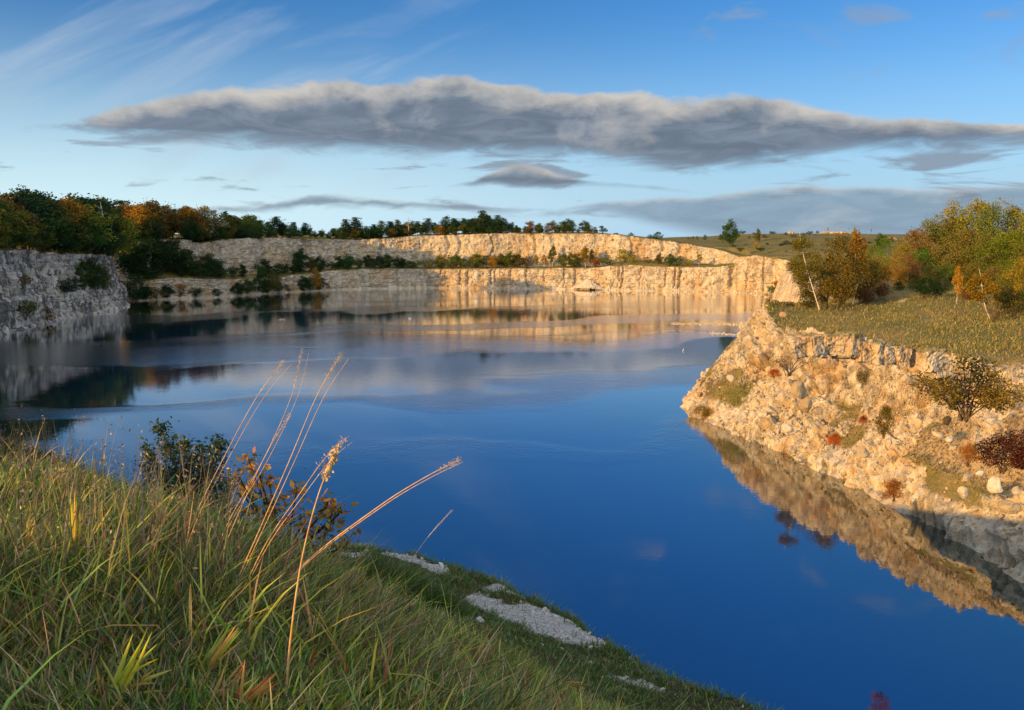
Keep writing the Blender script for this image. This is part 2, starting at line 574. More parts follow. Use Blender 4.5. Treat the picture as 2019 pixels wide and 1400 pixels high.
# ------------------------------------------------------------------ cliffs swept along the water line
def resample(path, cols, step):
    P = np.asarray(path, float)
    s = np.r_[0, np.cumsum(np.linalg.norm(np.diff(P, axis=0), axis=1))]
    n = int(s[-1] / step) + 1
    q = np.linspace(0, s[-1], n)
    X = np.stack([np.interp(q, s, P[:, 0]), np.interp(q, s, P[:, 1])], 1)
    k = max(3, int(5 / step)) | 1
    ker = np.hanning(k + 2)[1:-1]
    ker /= ker.sum()
    Xs = np.stack([np.convolve(np.pad(X[:, j], k // 2, mode='edge'), ker, 'valid') for j in (0, 1)], 1)
    C = [np.interp(q, s, np.asarray(c, float)) for c in cols]
    k2 = max(3, int(16 / step)) | 1
    ker2 = np.hanning(k2 + 2)[1:-1]
    ker2 /= ker2.sum()
    T = np.gradient(Xs, axis=0)
    T = np.stack([np.convolve(np.pad(T[:, j], k2 // 2, mode='edge'), ker2, 'valid') for j in (0, 1)], 1)
    T /= np.linalg.norm(T, axis=1)[:, None] + 1e-9
    return q, Xs, np.stack([-T[:, 1], T[:, 0]], 1), C


def profile(knots, nseg):
    """knots: list of (off[n], z[n]) arrays, nseg: subdivisions between them"""
    O, Z = [], []
    for (o0, z0), (o1, z1), m in zip(knots[:-1], knots[1:], nseg):
        for t in np.linspace(0, 1, m, endpoint=False):
            O.append(o0 + (o1 - o0) * t)
            Z.append(z0 + (z1 - z0) * t)
    O.append(knots[-1][0])
    Z.append(knots[-1][1])
    return np.stack(O, 1), np.stack(Z, 1)


def sweep_cliff(name, X, Nn, knots, nseg, mat, amp=1.0, seed=1, cracks=None, bs=(2.6, 2.6, 1.7), grass_top=None, coverfn=None, lip=-3, flute=1.6):
    O, Z = profile(knots, nseg)
    nu, nv = O.shape
    P = np.empty((nu, nv, 3))
    P[..., 0] = X[:, None, 0] + Nn[:, None, 0] * O
    P[..., 1] = X[:, None, 1] + Nn[:, None, 1] * O
    P[..., 2] = Z
    # lip rows follow the plateau behind
    tz = terr_h(P[..., lip:, 0], P[..., lip:, 1])
    P[:, lip:, 2] = tz + np.array([0.5, 0.35, -2.0])[None, -(-lip):]
    dO = np.gradient(O, axis=1)
    dZ = np.gradient(Z, axis=1)
    L = np.sqrt(dO ** 2 + dZ ** 2) + 1e-6
    steep = np.clip(dZ / L, 0, 1)                     # 1 on walls, 0 on benches
    nh, nz = -dZ / L, dO / L
    Nv = np.stack([Nn[:, None, 0] * nh, Nn[:, None, 1] * nh, nz], -1)
    p = P.reshape(-1, 3)
    d = 1.5 * fbm(p * [0.07, 0.07, 0.05], 3, seed) + 0.7 * fbm(p * [0.3, 0.3, 0.2], 3, seed + 3)
    w = fbm(p * 0.35, 2, seed + 9)[:, None]
    f1, f2, cid = worley(p / np.array(bs) + w * 0.5, seed)
    d += 0.95 * (cid - 0.5) - 0.6 * np.exp(-((f2 - f1) / 0.09) ** 2)
    f1, f2, cid = worley(p / (np.array(bs) * 0.45) + w * 0.4, seed + 50)
    d += 0.45 * (cid - 0.5)
    # gullies: vertical flutes
    fl = fbm(np.stack([p[:, 0] * 0.22, p[:, 1] * 0.22, p[:, 2] * 0.03], 1), 3, seed + 70)
    d -= flute * np.maximum(0, fl - 0.12) * 2
    bd = np.abs(((p[:, 2] + 0.9 * fbm(p * [0.05, 0.05, 0.2], 3, seed + 80)) / 2.6) % 1.0 - 0.5)
    d -= 0.55 * np.exp(-(bd / 0.09) ** 2) * sstep(-0.35, 0.25, fbm(p * 0.06, 2, seed + 85))
    d = d.reshape(nu, nv) * amp
    mask = (0.25 + 0.75 * sstep(0.2, 0.8, steep)) * sstep(-1.0, 0.8, Z)
    mask[:, lip - 1:] *= 0.15
    D = d * mask
    if cracks is not None:
        D = D - cracks(P, O, Z) * mask
    P += Nv * D[..., None]
    cov = np.where(steep < 0.35, 0.85, 0.0) * sstep(2, 5, Z)
    cov = np.maximum(cov, 0.0)
    k = np.hanning(5)[1:-1]
    cov[:, lip:] = 1.0
    if coverfn is not None:
        cov = np.clip(cov + coverfn(P, O, Z), 0, 1)
    soil = 0.35 * (1 - steep) * sstep(0.5, 3, Z)
    return mk(name, P.reshape(-1, 3), gridf(nu, nv)[:, ::-1], mat, False, attrs={'cover': cov.ravel(), 'soil': soil.ravel()}), P, O


# left wall ---------------------------------------------------------
topz = [22, 23, 24.5, 25.5, 26.5]
for p, t in zip(A_PATH[5:14], A_TOP[5:14]):
    px = pix((p[0], p[1], 0))[0]
    topz.append(aty(px, t, p[1])[2])
topz += [27.5, 28, 28, 28]
q, X, Nn, (tz,) = resample(A_PATH, [topz], 0.75)
o = np.zeros(len(q))
kn = [(o - 2.5, o - 4), (o - 0.6, o - 0.3), (o + 1.5, o + 1.6), (o + 2.2, tz * 0.36), (o + 4.4, tz * 0.40), (o + 5.2, tz * 0.62), (o + 6.2, tz * 0.66), (o + 7.2, tz * 0.99), (o + 9.5, tz + 0.2), (o + 16, tz), (o + 40, tz), (o + 60, tz)]
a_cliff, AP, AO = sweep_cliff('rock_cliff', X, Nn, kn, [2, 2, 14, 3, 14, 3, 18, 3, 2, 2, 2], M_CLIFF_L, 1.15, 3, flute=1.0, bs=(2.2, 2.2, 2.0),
                              coverfn=lambda P, O, Z: 0.55 * sstep(0.1, 0.5, fbm(P.reshape(-1, 3) * [0.06, 0.06, 0.09], 3, 77).reshape(O.shape)) * sstep(1.5, 4, Z))
tag(a_cliff, kind='structure')

# far wall ----------------------------------------------------------
hb, ht = [], []
for p, x, b, t in zip(B_PATH, B_PX, B_BENCH, B_TOP):
    hb.append(aty(x, b, p[1] + 2)[2])
    ht.append(aty(x, t, p[1] + (22 if x <= 1430 else 9))[2])
hb[0] = hb[1] = hb[2]
ht[0] = ht[1] = ht[2]
hb[-1] = 4; hb[-2] = 8; ht[-1] = 9; ht[-2] = 13
q, X, Nn, (hb, ht, pxs) = resample(B_PATH, [hb, ht, B_PX], 0.7)
bw = np.interp(pxs, [300, 420, 560, 700, 1380, 1430, 1445, 1600], [10, 12, 15, 16, 16, 12, 3, 3])
bw = bw + 2.0 * fbm(np.stack([q * 0.05, q * 0, q * 0], 1), 3, 8)
bw = np.maximum(bw, 2)
rise = np.interp(pxs, [300, 700, 1180, 1215, 1280, 1330, 1430, 1445], [4.0, 1.2, 1.2, 3.0, 3.6, 1.5, 1.2, 0.3])
o = np.zeros(len(q))
ht = np.maximum(ht, hb + 1.0)
CR = [(690, 0.8, 1.2), (785, 1.2, 1.6), (869, 0.9, 1.4), (907, 0.9, 1.4), (922, 1.6, 2.2), (967, 1.6, 2.2), (975, 0.8, 1.5), (1005, 1.4, 1.8), (1037, 1.5, 2.0), (1071, 0.8, 1.2), (1110, 0.9, 1.6), (1131, 1.4, 2.2), (1180, 0.6, 0.8), (1219, 1.3, 1.8), (1226, 1.5, 2.2),
      (1262, 0.8, 1.0), (1312, 0.9, 1.5), (1330, 1.2, 2.2), (1340, 1.6, 2.4), (1437, 2.4, 3.6), (1468, 0.8, 1.2), (1500, 1.0, 1.6), (1516, 3.0, 2.6)]


def b_cracks(P, O, Z):
    px = pxs[:, None] + 5 * fbm(np.stack([Z.ravel() * 0.22, q[:, None].repeat(Z.shape[1], 1).ravel() * 0.02, O.ravel() * 0], 1), 3, 91).reshape(Z.shape)
    c = 0
    low = Z < hb[:, None] + 0.2
    for x, w, dp in CR:
        c = c + dp * np.exp(-((px - x) / (w * 1.5)) ** 2)
    up = 0
    for x, w, dp in [(870, 3, 2), (893, 3, 1.6), (960, 2, 1.5), (1040, 3, 2.2), (1075, 3, 2.0), (1160, 3, 1.5), (1228, 2.5, 2.4), (1290, 3, 1.6), (1325, 4, 2.0), (760, 4, 2), (640, 4, 2.2), (560, 4, 1.8), (470, 4, 2)]:
        up = up + dp * np.exp(-((px - x - 6 * np.sin(Z * 0.3)) / (w * 1.2)) ** 2)
    return np.where(low, c * sstep(0.3, 3, Z), up)


kn = [(o - 2.5, o - 4), (o - 0.8, o - 0.2), (o + 0.5, o + 0.9), (o + 1.0, o + 1.1), (o + 2.0, hb), (o + 3.2, hb + 0.25), (o + 2.5 + bw, hb + rise), (o + 4.5 + bw, hb + rise + (ht - hb - rise) * 0.45), (o + 6.5 + bw, ht - 0.4), (o + 9 + bw, ht),
      (o + 16 + bw, ht), (o + 42 + bw, ht), (o + 60 + bw, ht)]
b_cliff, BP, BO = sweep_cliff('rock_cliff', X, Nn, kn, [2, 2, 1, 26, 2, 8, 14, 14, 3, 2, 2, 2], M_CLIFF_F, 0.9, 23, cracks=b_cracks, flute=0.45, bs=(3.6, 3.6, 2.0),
                              coverfn=lambda P, O, Z: 0.25 * sstep(0.15, 0.5, fbm(P.reshape(-1, 3) * [0.06, 0.06, 0.1], 3, 78).reshape(O.shape)) * sstep(1.5, 4, Z))
tag(b_cliff, kind='structure')
BQ, BX, BN, BHB, BHT, BBW, BRISE, BPXS = q, X, Nn, hb, ht, bw, rise, pxs


def at_b(px, off):
    """plan point behind the far water line at picture column px"""
    k = int(np.argmin(np.abs(BPXS - px)))
    return BX[k] + BN[k] * off, k


# promontory ----------------------------------------------------------
def spaced(a, b, c, d, s0, s1, s2):
    return np.r_[np.arange(a, b, s0), np.arange(b, c, s1), np.arange(c, d, s2)]


def talus_mask(x, y):
    return sstep(-0.10, 0.14, N2(np.asarray(x) * 0.75 + np.asarray(y) * 0.25, np.asarray(y) * 0.55 - np.asarray(x) * 0.45, 0.15, 4, 71))


gx = spaced(26, 28, 72, 260, 0.5, 0.24, 1.6)
gy = np.r_[np.arange(8, 56, 0.8), np.arange(56, 160, 0.26), np.arange(160, 200, 0.6), np.arange(200, 420, 2.0)]
GX, GY = np.meshgrid(gx, gy, indexing='ij')
PZ, PD = prom_h(GX, GY)
gzx, gzy = np.gradient(PZ, gx, gy)
nl = np.sqrt(gzx ** 2 + gzy ** 2 + 1)
slope = np.sqrt(gzx ** 2 + gzy ** 2)
p = np.stack([GX, GY, PZ], -1).reshape(-1, 3)
wv = fbm(p * 0.5, 2, 5)[:, None]
f1, f2, cid = worley(p / np.array([2.3, 2.3, 2.5]) + wv * 0.3, 8)
band = sstep(7.0, 9.0, PD.ravel()) * sstep(15, 13, PD.ravel()) * sstep(92, 100, p[:, 1])
d1 = (1.9 + 0.7 * band) * (cid - 0.45) - (0.7 + 0.7 * band) * np.exp(-((f2 - f1) / 0.1) ** 2)
f1, f2, cid2 = worley(p / np.array([0.75, 0.75, 0.6]) + wv * 0.4, 18)
d2 = 0.62 * (cid2 - 0.45) - 0.35 * np.exp(-((f2 - f1) / 0.12) ** 2)
d3 = 0.25 * fbm(p * 0.9, 4, 28) + 0.5 * fbm(p * 0.18, 3, 29)
sl = slope.ravel()
tmask = talus_mask(p[:, 0], p[:, 1])
rocky = sstep(1.15, 1.9, sl + 0.35 * fbm(p * 0.16, 3, 61))
rocky = np.maximum(rocky, 0.85 * (1 - tmask) * sstep(0.25, 0.6, sl))
rocky = np.maximum(rocky, band)
rocky *= sstep(-1.5, 0.2, p[:, 2])
bed = np.abs(((p[:, 2] + 0.5 * fbm(p * [0.15, 0.15, 0.3], 3, 33)) / 1.35) % 1.0 - 0.5)
joint = np.abs(((p[:, 1] * 0.95 + p[:, 0] * 0.35 + 1.4 * fbm(p * [0.2, 0.2, 0.12], 3, 35)) / 2.3) % 1.0 - 0.5)
d3 = d3 - (0.55 * np.exp(-(bed / 0.07) ** 2) + 0.85 * np.exp(-(joint / 0.06) ** 2)) * np.maximum(band, 0.35 * rocky)
D = d3 * np.clip(0.25 + sl, 0, 1) + (d1 + d2 * (1 - 0.5 * band)) * rocky
Nv = np.stack([-gzx / nl, -gzy / nl, 1 / nl], -1).reshape(-1, 3)
PV = p + Nv * D[:, None]
# grass on the flat top, thin brown grass and soil on the talus
pd = PD.ravel()
cov = sstep(0.55, 0.22, sl) * sstep(11, 14.5, p[:, 2] + 1.2 * fbm(p * 0.15, 3, 63)) * sstep(8, 12, pd)
thin = 0.8 * tmask * (1 - 0.8 * rocky) * sstep(2.0, 4.0, p[:, 2])
cov = np.maximum(cov, thin)
dirt = sstep(100, 88, p[:, 1]) * sstep(4.5, 7, p[:, 2]) * (1 - rocky)
soil = np.clip(0.55 * dirt + 0.35 * (1 - rocky) * sstep(1.5, 4, p[:, 2]), 0, 1)
cov *= 1 - 0.75 * dirt * sstep(24, 14, pd)
PATH = [tuple(hit(a, b, lambda x, y: prom_h(x, y)[0], 66, 330)[:2]) for a, b in ((1560, 632), (1650, 640), (1720, 652), (1790, 640), (1830, 632), (1800, 600), (1770, 582))]
pth, _ = seg_dist(p[:, 0], p[:, 1], PATH, closed=False)
worn = 0.4 * sstep(1.0, 0.1, pth + 0.6 * fbm(p * 0.5, 3, 66))
cov *= 1 - worn
soil = np.maximum(soil, 0.9 * worn)
prom = mk('headland', PV, gridf(len(gx), len(gy)), M_CLIFF_P, False, attrs={'cover': cov, 'soil': soil})
tag(prom, kind='structure')
PROM_S = (gx, gy, PV[:, 2].reshape(GX.shape))

# near hill ----------------------------------------------------------
NEAR_POLY = EDGE + [(110, 8), (110, -70), (-110, -70), (-110, 44)]
nx = np.r_[np.arange(-110, -26, 2.0), np.arange(-26, -9, 0.5), np.arange(-9, 14, 0.16), np.arange(14, 30, 0.5), np.arange(30, 110, 2.0)]
ny = np.r_[np.arange(-70, -14, 2.0), np.arange(-14, 1, 0.5), np.arange(1, 34.5, 0.16), np.arange(34.5, 50, 0.8)]
GX, GY = np.meshgrid(nx, ny, indexing='ij')


def near_surf(x, y):
    z = near_h(x, y)
    d, ins = seg_dist(x, y, NEAR_POLY)
    sd = np.where(ins, d, -d) + 0.35 * N2(x, y, 0.9, 3, 15)
    z = z - 0.9 * sstep(1.2, -0.1, sd) ** 2
    return np.where(sd > -0.05, z, np.maximum(z - 1.2 + sd * 9, -4)), sd


NZ, NSD = near_surf(GX, GY)
p = np.stack([GX, GY, NZ], -1).reshape(-1, 3)
gravel = np.zeros(len(p))


def gravel_mask(x, y, z):
    x = np.asarray(x, float); y = np.asarray(y, float)
    v = np.stack([x - CAM[0], y - CAM[1], np.asarray(z, float) - CAM[2]], -1)
    g = np.zeros(x.shape)
    for pl in GRAVEL:
        c = np.array(pl)
        d, ins = seg_dist(x, y, [tuple(k) for k in c])
        g = np.maximum(g, sstep(-0.25, 0.5, np.where(ins, d, -d)))
    n = N2(x, y, 1.9, 5, 33)
    return np.clip(g * 0.95 + n * 0.95 * (g > 0.02), 0, 1)


GR_PIX = [[(895, 1190), (935, 1173), (1010, 1185), (1080, 1193), (1130, 1222), (1200, 1238), (1196, 1268), (1150, 1288), (1090, 1285), (1010, 1255), (930, 1215)],
          [(945, 1160), (985, 1145), (1040, 1165), (1046, 1178), (1000, 1172)],
          [(745, 1092), (790, 1086), (850, 1105), (880, 1122), (905, 1140), (860, 1138), (800, 1108)],
          [(640, 1070), (700, 1086), (740, 1090), (700, 1100), (640, 1098)],
          [(1230, 1292), (1260, 1300), (1300, 1312), (1290, 1322), (1240, 1308)],
          [(1170, 1335), (1210, 1345), (1280, 1362), (1330, 1378), (1290, 1385), (1200, 1362)]]
GRAVEL = [[tuple(onz(x, y, 17.8)[:2]) for x, y in pl] for pl in GR_PIX]
gravel = gravel_mask(p[:, 0], p[:, 1], p[:, 2])
m, n = newmat('near_ground')
P = n('NewGeometry', out='Position')
g = n('Attribute', {}, out='Fac', attribute_name='gravel')
f = n.noise(P, 7, 5, 0.7)
vd = n('TexVoronoi', {'Vector': P, 'Scale': 14.0, 'Randomness': 1.0}, out='Distance', feature='F1')
vc = n('TexVoronoi', {'Vector': P, 'Scale': 14.0, 'Randomness': 1.0}, out='Color', feature='F1')
stone = n.mix(n('SeparateColor', {0: vc}, out=0), (0.27, 0.25, 0.22), (0.56, 0.54, 0.49))
earth = n.mix(n.sm(f, 0.3, 0.7), (0.045, 0.04, 0.018), (0.10, 0.085, 0.04))
edge_rock = n('Attribute', {}, out='Fac', attribute_name='edge')
earth = n.mix(edge_rock, earth, n.mix(f, (0.30, 0.26, 0.2), (0.5, 0.46, 0.38)))
c = n.mix(n.sm(n.math('ADD', g, n.math('MULTIPLY', n.math('SUBTRACT', f, 0.5), 0.8)), 0.3, 0.6), earth, stone)
b = n('Bump', {'Strength': 0.8, 'Distance': 0.06, 'Height': n.math('ADD', n.math('MULTIPLY', vd, -0.8), f)}, out='Normal')
M_NEAR = finish(m, n, n('BsdfPrincipled', {'Base Color': c, 'Roughness': 0.95, 'Normal': b, 'Specular IOR Level': 0.1}))
edge = sstep(0.05, -0.4, NSD.ravel())
wob = fbm(p * 0.6, 3, 44) * edge * 1.2
p2 = p.copy()
p2[:, 1] += wob
near = mk('hillside', p2, gridf(len(nx), len(ny)), M_NEAR, True, attrs={'gravel': gravel, 'edge': edge})
tag(near, kind='structure')

# outer ground ---------------------------------------------------------
tx = np.r_[-np.geomspace(340, 6000, 26)[::-1], np.arange(-332, 330, 7.0), np.geomspace(336, 6000, 26)]
ty = np.r_[-np.geomspace(140, 3000, 14)[::-1], np.arange(-132, 860, 7.0), np.geomspace(868, 9000, 30)]
GX, GY = np.meshgrid(tx, ty, indexing='ij')
HOLE = [(-66, 30), (-84, 70), (-105, 108), (-132, 156), (-160, 208), (-186, 275), (-186, 375), (-215, 398), (-245, 430), (-230, 450), (-190, 455)] + \
       [tuple(BX[k] + BN[k] * (BBW[k] + 26)) for k in range(int(len(BX) * 0.16), int(len(BX) * 0.86), 12)] + [(175, 510), (175, 480), (185, 430), (252, 410), (252, 12), (105, 5), (105, -62), (-100, -62), (-100, 30)]
TZ = terr_h(GX, GY)
d, ins = seg_dist(GX, GY, HOLE)
far = np.sqrt(GX ** 2 + GY ** 2)
TZ = TZ + 1.2 * N2(GX, GY, 0.02, 3, 3) * sstep(10, 60, d)
TZ = np.where(ins, np.maximum(TZ - 2.0 * d * d / 4, -8), TZ)
cov = np.ones(TZ.size)
ground = mk('ground', np.stack([GX, GY, TZ], -1).reshape(-1, 3), gridf(len(tx), len(ty)), M_TERR, True, attrs={'cover': cov, 'soil': cov * 0})
tag(ground, kind='structure')


def ground_z(x, y):
    """height of whatever ground lies at a plan point (far side)"""
    x = np.atleast_1d(np.asarray(x, float))
    y = np.atleast_1d(np.asarray(y, float))
    z = terr_h(x, y)
    pz, pdist = prom_h(x, y)
    m = (x < 250) & (x > 28) & (y < 415) & (pdist > 0)
    return np.where(m, pz, z)


# water ---------------------------------------------------------------
m, n = newmat('lake_water')
P = n('NewGeometry', out='Position')
sx = n('SeparateXYZ', {0: P}, out=0)
sy = n('SeparateXYZ', {0: P}, out=1)
Pw = n.vscale(P, (1.0, 1.0, 0.0))
small = n.noise(n.vscale(P, (1.1, 1.6, 0)), 1.0, 3, 0.55)
mid_ = n.noise(n.vscale(P, (0.25, 0.35, 0)), 1.0, 3, 0.5)
# breeze patches: long bands that lie across the lake
warp = n.noise(n.vscale(P, (0.012, 0.012, 0)), 1.0, 3, 0.5)
bandc = n.math('ADD', n.math('MULTIPLY', sy, 0.022), n.math('ADD', n.math('MULTIPLY', sx, -0.006), n.math('MULTIPLY', warp, 2.4)))
band = n.noise(n('CombineXYZ', {0: n.math('MULTIPLY', sx, 0.0035), 1: bandc, 2: 0.0}), 1.0, 3, 0.5)
breeze = n.sm(band, 0.47, 0.60)
breeze = n.math('MULTIPLY', breeze, n.sm(sy, 70.0, 150.0))
amp = n.math('ADD', n.math('MULTIPLY_ADD', n.sm(sy, 90.0, 260.0), 0.09, 0.05), n.math('MULTIPLY', breeze, 0.6))
h = n.math('MULTIPLY', n.math('ADD', n.math('MULTIPLY', small, 0.05), n.math('MULTIPLY', mid_, 0.06)), amp)
b = n('Bump', {'Strength': 1.0, 'Distance': 1.0, 'Height': h}, out='Normal')
fr = n('Fresnel', {'IOR': 2.35, 'Normal': b})
fr = n.math('MULTIPLY', fr, 1.45, clamp=True)
dep = n('Attribute', {}, out='Fac', attribute_name='depth')
wcol = n.mix(n.sm(n.math('ADD', dep, n.math('MULTIPLY', n.math('SUBTRACT', warp, 0.5), 0.3)), 0.05, 1.0), (0.006, 0.022, 0.014), (0.003, 0.028, 0.125))
deep = n('BsdfDiffuse', {'Color': wcol})
rough = n.math('ADD', 0.015, n.math('MULTIPLY', breeze, 0.10))
gl = n('BsdfGlossy', {'Color': (0.95, 0.97, 1.0, 1), 'Roughness': rough, 'Normal': b})
M_WATER = finish(m, n, n('MixShader', {0: fr, 1: deep, 2: gl}))
wx, wy = np.linspace(-330, 260, 237), np.linspace(-60, 620, 273)
GX, GY = np.meshgrid(wx, wy, indexing='ij')
dsh, _ = seg_dist(GX, GY, PROM[4:20], closed=False)
dsh2, _ = seg_dist(GX, GY, A_PATH, closed=False)
depth = np.minimum(np.clip(dsh / 30.0, 0, 1), np.clip(dsh2 / 90.0, 0, 1))     # the bed drops away from the rocky shores
water = mk('water', np.stack([GX, GY, GX * 0], -1).reshape(-1, 3), gridf(237, 273), M_WATER, attrs={'depth': depth.ravel()})
tag(water, kind='structure')
# ------------------------------------------------------------------ trees and shrubs (each kind built once, then copied)
def crown_lobes(h, w, z0, r, nl, round_=1.0):
    """centres and radii of the leaf clumps in a crown"""
    C, R = [], []
    while len(C) < nl:
        q = r.normal(size=3)
        q /= np.linalg.norm(q)
        k = r.uniform(0.25, 1.0) ** 0.6
        c = np.array([q[0] * w * 0.5 * k, q[1] * w * 0.5 * k, z0 + (h - z0) * (0.5 + 0.5 * q[2] * k)])
        rel = (c[2] - z0) / (h - z0)
        sh = (1 - abs(2 * rel - 0.75) ** 2.2 * 0.55 * round_)
        c[:2] *= max(sh, 0.2)
        C.append(c)
        R.append(w * r.uniform(0.11, 0.21) * (0.75 + 0.25 * sh))
    return np.array(C), np.array(R)


def lobes_to_leaves(C, R, n, size, r, up=0.0, flat=0.8):
    k = r.choice(len(C), n, p=(R ** 2) / (R ** 2).sum())
    q = r.normal(size=(n, 3))
    q /= np.linalg.norm(q, axis=1)[:, None]
    rad = r.uniform(0.25, 1.08, n) ** 0.5
    P = C[k] + q * (R[k] * rad)[:, None] * np.array([1, 1, flat])
    return leaf_quads(P, size, r, up)


def skeleton(mb, h, C, r, tr, nb=10, lean=(0, 0), top=0.8, seg=6, curve=None):
    """tapered trunk plus limbs that run out to the leaf clumps"""
    if curve is None:
        P = bez([(0, 0, -0.3), (lean[0] * 0.2 + r.normal() * tr, lean[1] * 0.2 + r.normal() * tr, h * 0.33 * top), (lean[0] * 0.6, lean[1] * 0.6, h * 0.66 * top), (lean[0], lean[1], h * top)], 9)
    else:
        P = bez(curve, 12)
    R = tr * (1 - 0.86 * np.linspace(0, 1, len(P)))
    R[0] *= 1.35
    mb.add(*tube(P, R, seg))
    idx = r.permutation(len(C))[:nb]
    for i in idx:
        c = C[i]
        j = int(np.clip(np.searchsorted(P[:, 2], c[2] - 0.32 * np.linalg.norm(c[:2] - P[-1][:2]) - 0.12 * h), 2, len(P) - 2))
        a = P[j]
        mid = (a + c) / 2 + np.array([0, 0, -0.04 * h]) + r.normal(size=3) * 0.02 * h
        B = bez([a, mid, c], 5)
        mb.add(*tube(B, R[j] * np.linspace(0.55, 0.12, 5), 4))


def make_tree(kind, h, w, seed, nleaf, lsize, z0=0.22, nl=20, lean=(0, 0), bark=None, tr=None, up=0.0, root=True, mat=None, nb=10, curve=None, round_=1.0):
    """returns (trunk object, crown object): templates that are linked only through their copies"""
    r = np.random.default_rng(seed)
    C, R = crown_lobes(h, w, h * z0, r, nl, round_)
    if curve is not None or lean != (0, 0):
        Cv = bez(curve, 30) if curve is not None else np.array([(0, 0, 0), (lean[0], lean[1], h)])
        for c in C:
            c[0] += np.interp(c[2], Cv[:, 2], Cv[:, 0])
            c[1] += np.interp(c[2], Cv[:, 2], Cv[:, 1])
    tb = MB()
    skeleton(tb, h, C, r, tr or h * 0.022, nb, lean, curve=curve)
    trunk = tb.build('trunk', bark or M_BARK, True, link=False)
    cb = MB()
    cb.add(*lobes_to_leaves(C, R, nleaf, lsize, r, up))
    n2 = nleaf // 5                      # loose leaves between the clumps
    q = C[r.integers(0, len(C), n2)] + r.normal(size=(n2, 3)) * R.mean() * 0.55
    cb.add(*leaf_quads(q, lsize, r, up))
    crown = cb.build('crown', mat or M_LEAF, False, link=False)
    return trunk, crown


def make_conifer(h, w, seed, nleaf, lsize, pine=True):
    r = np.random.default_rng(seed)
    tb, cb = MB(), MB()
    P = bez([(0, 0, -0.3), (r.normal() * 0.1, r.normal() * 0.1, h * 0.5), (r.normal() * 0.15, r.normal() * 0.15, h * 0.97)], 8)
    tb.add(*tube(P, h * 0.02 * (1 - 0.9 * np.linspace(0, 1, 8)), 6))
    z = h * (0.24 if pine else 0.1)
    pts = []
    while z < h * 0.97:
        rel = (z - h * 0.1) / (h * 0.9)
        if pine:
            rad = w * 0.5 * (min(1, 0.5 + rel * 1.3) * (1 - rel ** 3.0)) * r.uniform(0.75, 1.1) + 0.1
        else:
            rad = w * 0.5 * (1 - rel) ** 0.85 * r.uniform(0.85, 1.1) + 0.08
        nb = r.integers(4, 7)
        a0 = r.uniform(0, 6.28)
        for k in range(nb):
            a = a0 + k * 6.28 / nb + r.normal() * 0.25
            L = rad * r.uniform(0.7, 1.1)
            dirn = np.array([math.cos(a), math.sin(a), 0.25 if pine else -0.18])
            base = np.array([0, 0, z])
            B = bez([base, base + dirn * L * 0.55, base + dirn * L + np.array([0, 0, 0.08 * L])], 4)
            tb.add(*tube(B, h * 0.005 * np.linspace(1, 0.25, 4), 3))
            m = max(3, int(10 * L / w * 2))
            t = r.uniform(0.25, 1.05, m)
            for q in t:
                pts.append(base + dirn * L * q + r.normal(size=3) * np.array([0.1, 0.1, 0.05]) * w)
        z += h * (0.05 if pine else 0.042) * r.uniform(0.8, 1.2)
    pts = np.array(pts)
    k = r.integers(0, len(pts), nleaf)
    q = pts[k] + r.normal(size=(nleaf, 3)) * np.array([0.055, 0.055, 0.03]) * w
    cb.add(*leaf_quads(q, lsize, r, 0.1, 0.5))
    return tb.build('trunk', M_BARK, True, link=False), cb.build('crown', M_NEEDLE, False, link=False)


def make_dead(h, seed, bark):
    r = np.random.default_rng(seed)
    tb = MB()
    P = bez([(0, 0, -0.3), (0.1, 0, h * 0.35), (-0.1, 0.1, h * 0.7), (0.25, 0, h)], 9)
    tb.add(*tube(P, h * 0.02 * (1 - 0.85 * np.linspace(0, 1, 9)), 6))
    bb = MB()
    for k in range(16):
        z = r.uniform(0.35, 0.95) * h
        a = r.uniform(0, 6.28)
        L = (1.05 - z / h) * h * 0.33 + 0.3
        b0 = np.array([np.interp(z, P[:, 2], P[:, 0]), np.interp(z, P[:, 2], P[:, 1]), z])
        B = bez([b0, b0 + np.array([math.cos(a) * L * 0.6, math.sin(a) * L * 0.6, L * 0.25]), b0 + np.array([math.cos(a) * L, math.sin(a) * L, L * 0.7])], 4)
        bb.add(*tube(B, h * 0.006 * np.linspace(1, 0.2, 4), 3))
    return tb.build('trunk', bark, True, link=False), bb.build('branches', bark, True, link=False)


def make_shrub(h, w, seed, nleaf, lsize, nst=9, mat=None, nl=14, twiggy=False):
    r = np.random.default_rng(seed)
    C, R = crown_lobes(h, w, h * 0.12, r, nl, 0.6)
    C[:, 2] = np.maximum(C[:, 2], h * 0.15)
    tb = MB()
    for k in range(nst):
        c = C[k % len(C)]
        B = bez([(r.normal() * w * 0.04, r.normal() * w * 0.04, -0.15), (c[0] * 0.4, c[1] * 0.4, c[2] * 0.5), tuple(c)], 5)
        tb.add(*tube(B, h * 0.014 * np.linspace(1, 0.3, 5), 4))
        if twiggy:
            for j in range(5):
                d = r.normal(size=3)
                d[2] = abs(d[2]) + 0.5
                d *= 0.22 * h / np.linalg.norm(d)
                tb.add(*tube(np.array([B[3], B[3] + d * 0.5, B[3] + d * 1.2]), h * 0.004 * np.array([1, .7, .3]), 3))
    cb = MB()
    cb.add(*lobes_to_leaves(C, R * 1.15, nleaf, lsize, r))
    return tb.build('stems', M_BARK, True, link=False), cb.build('foliage', mat or M_LEAF, False, link=False)


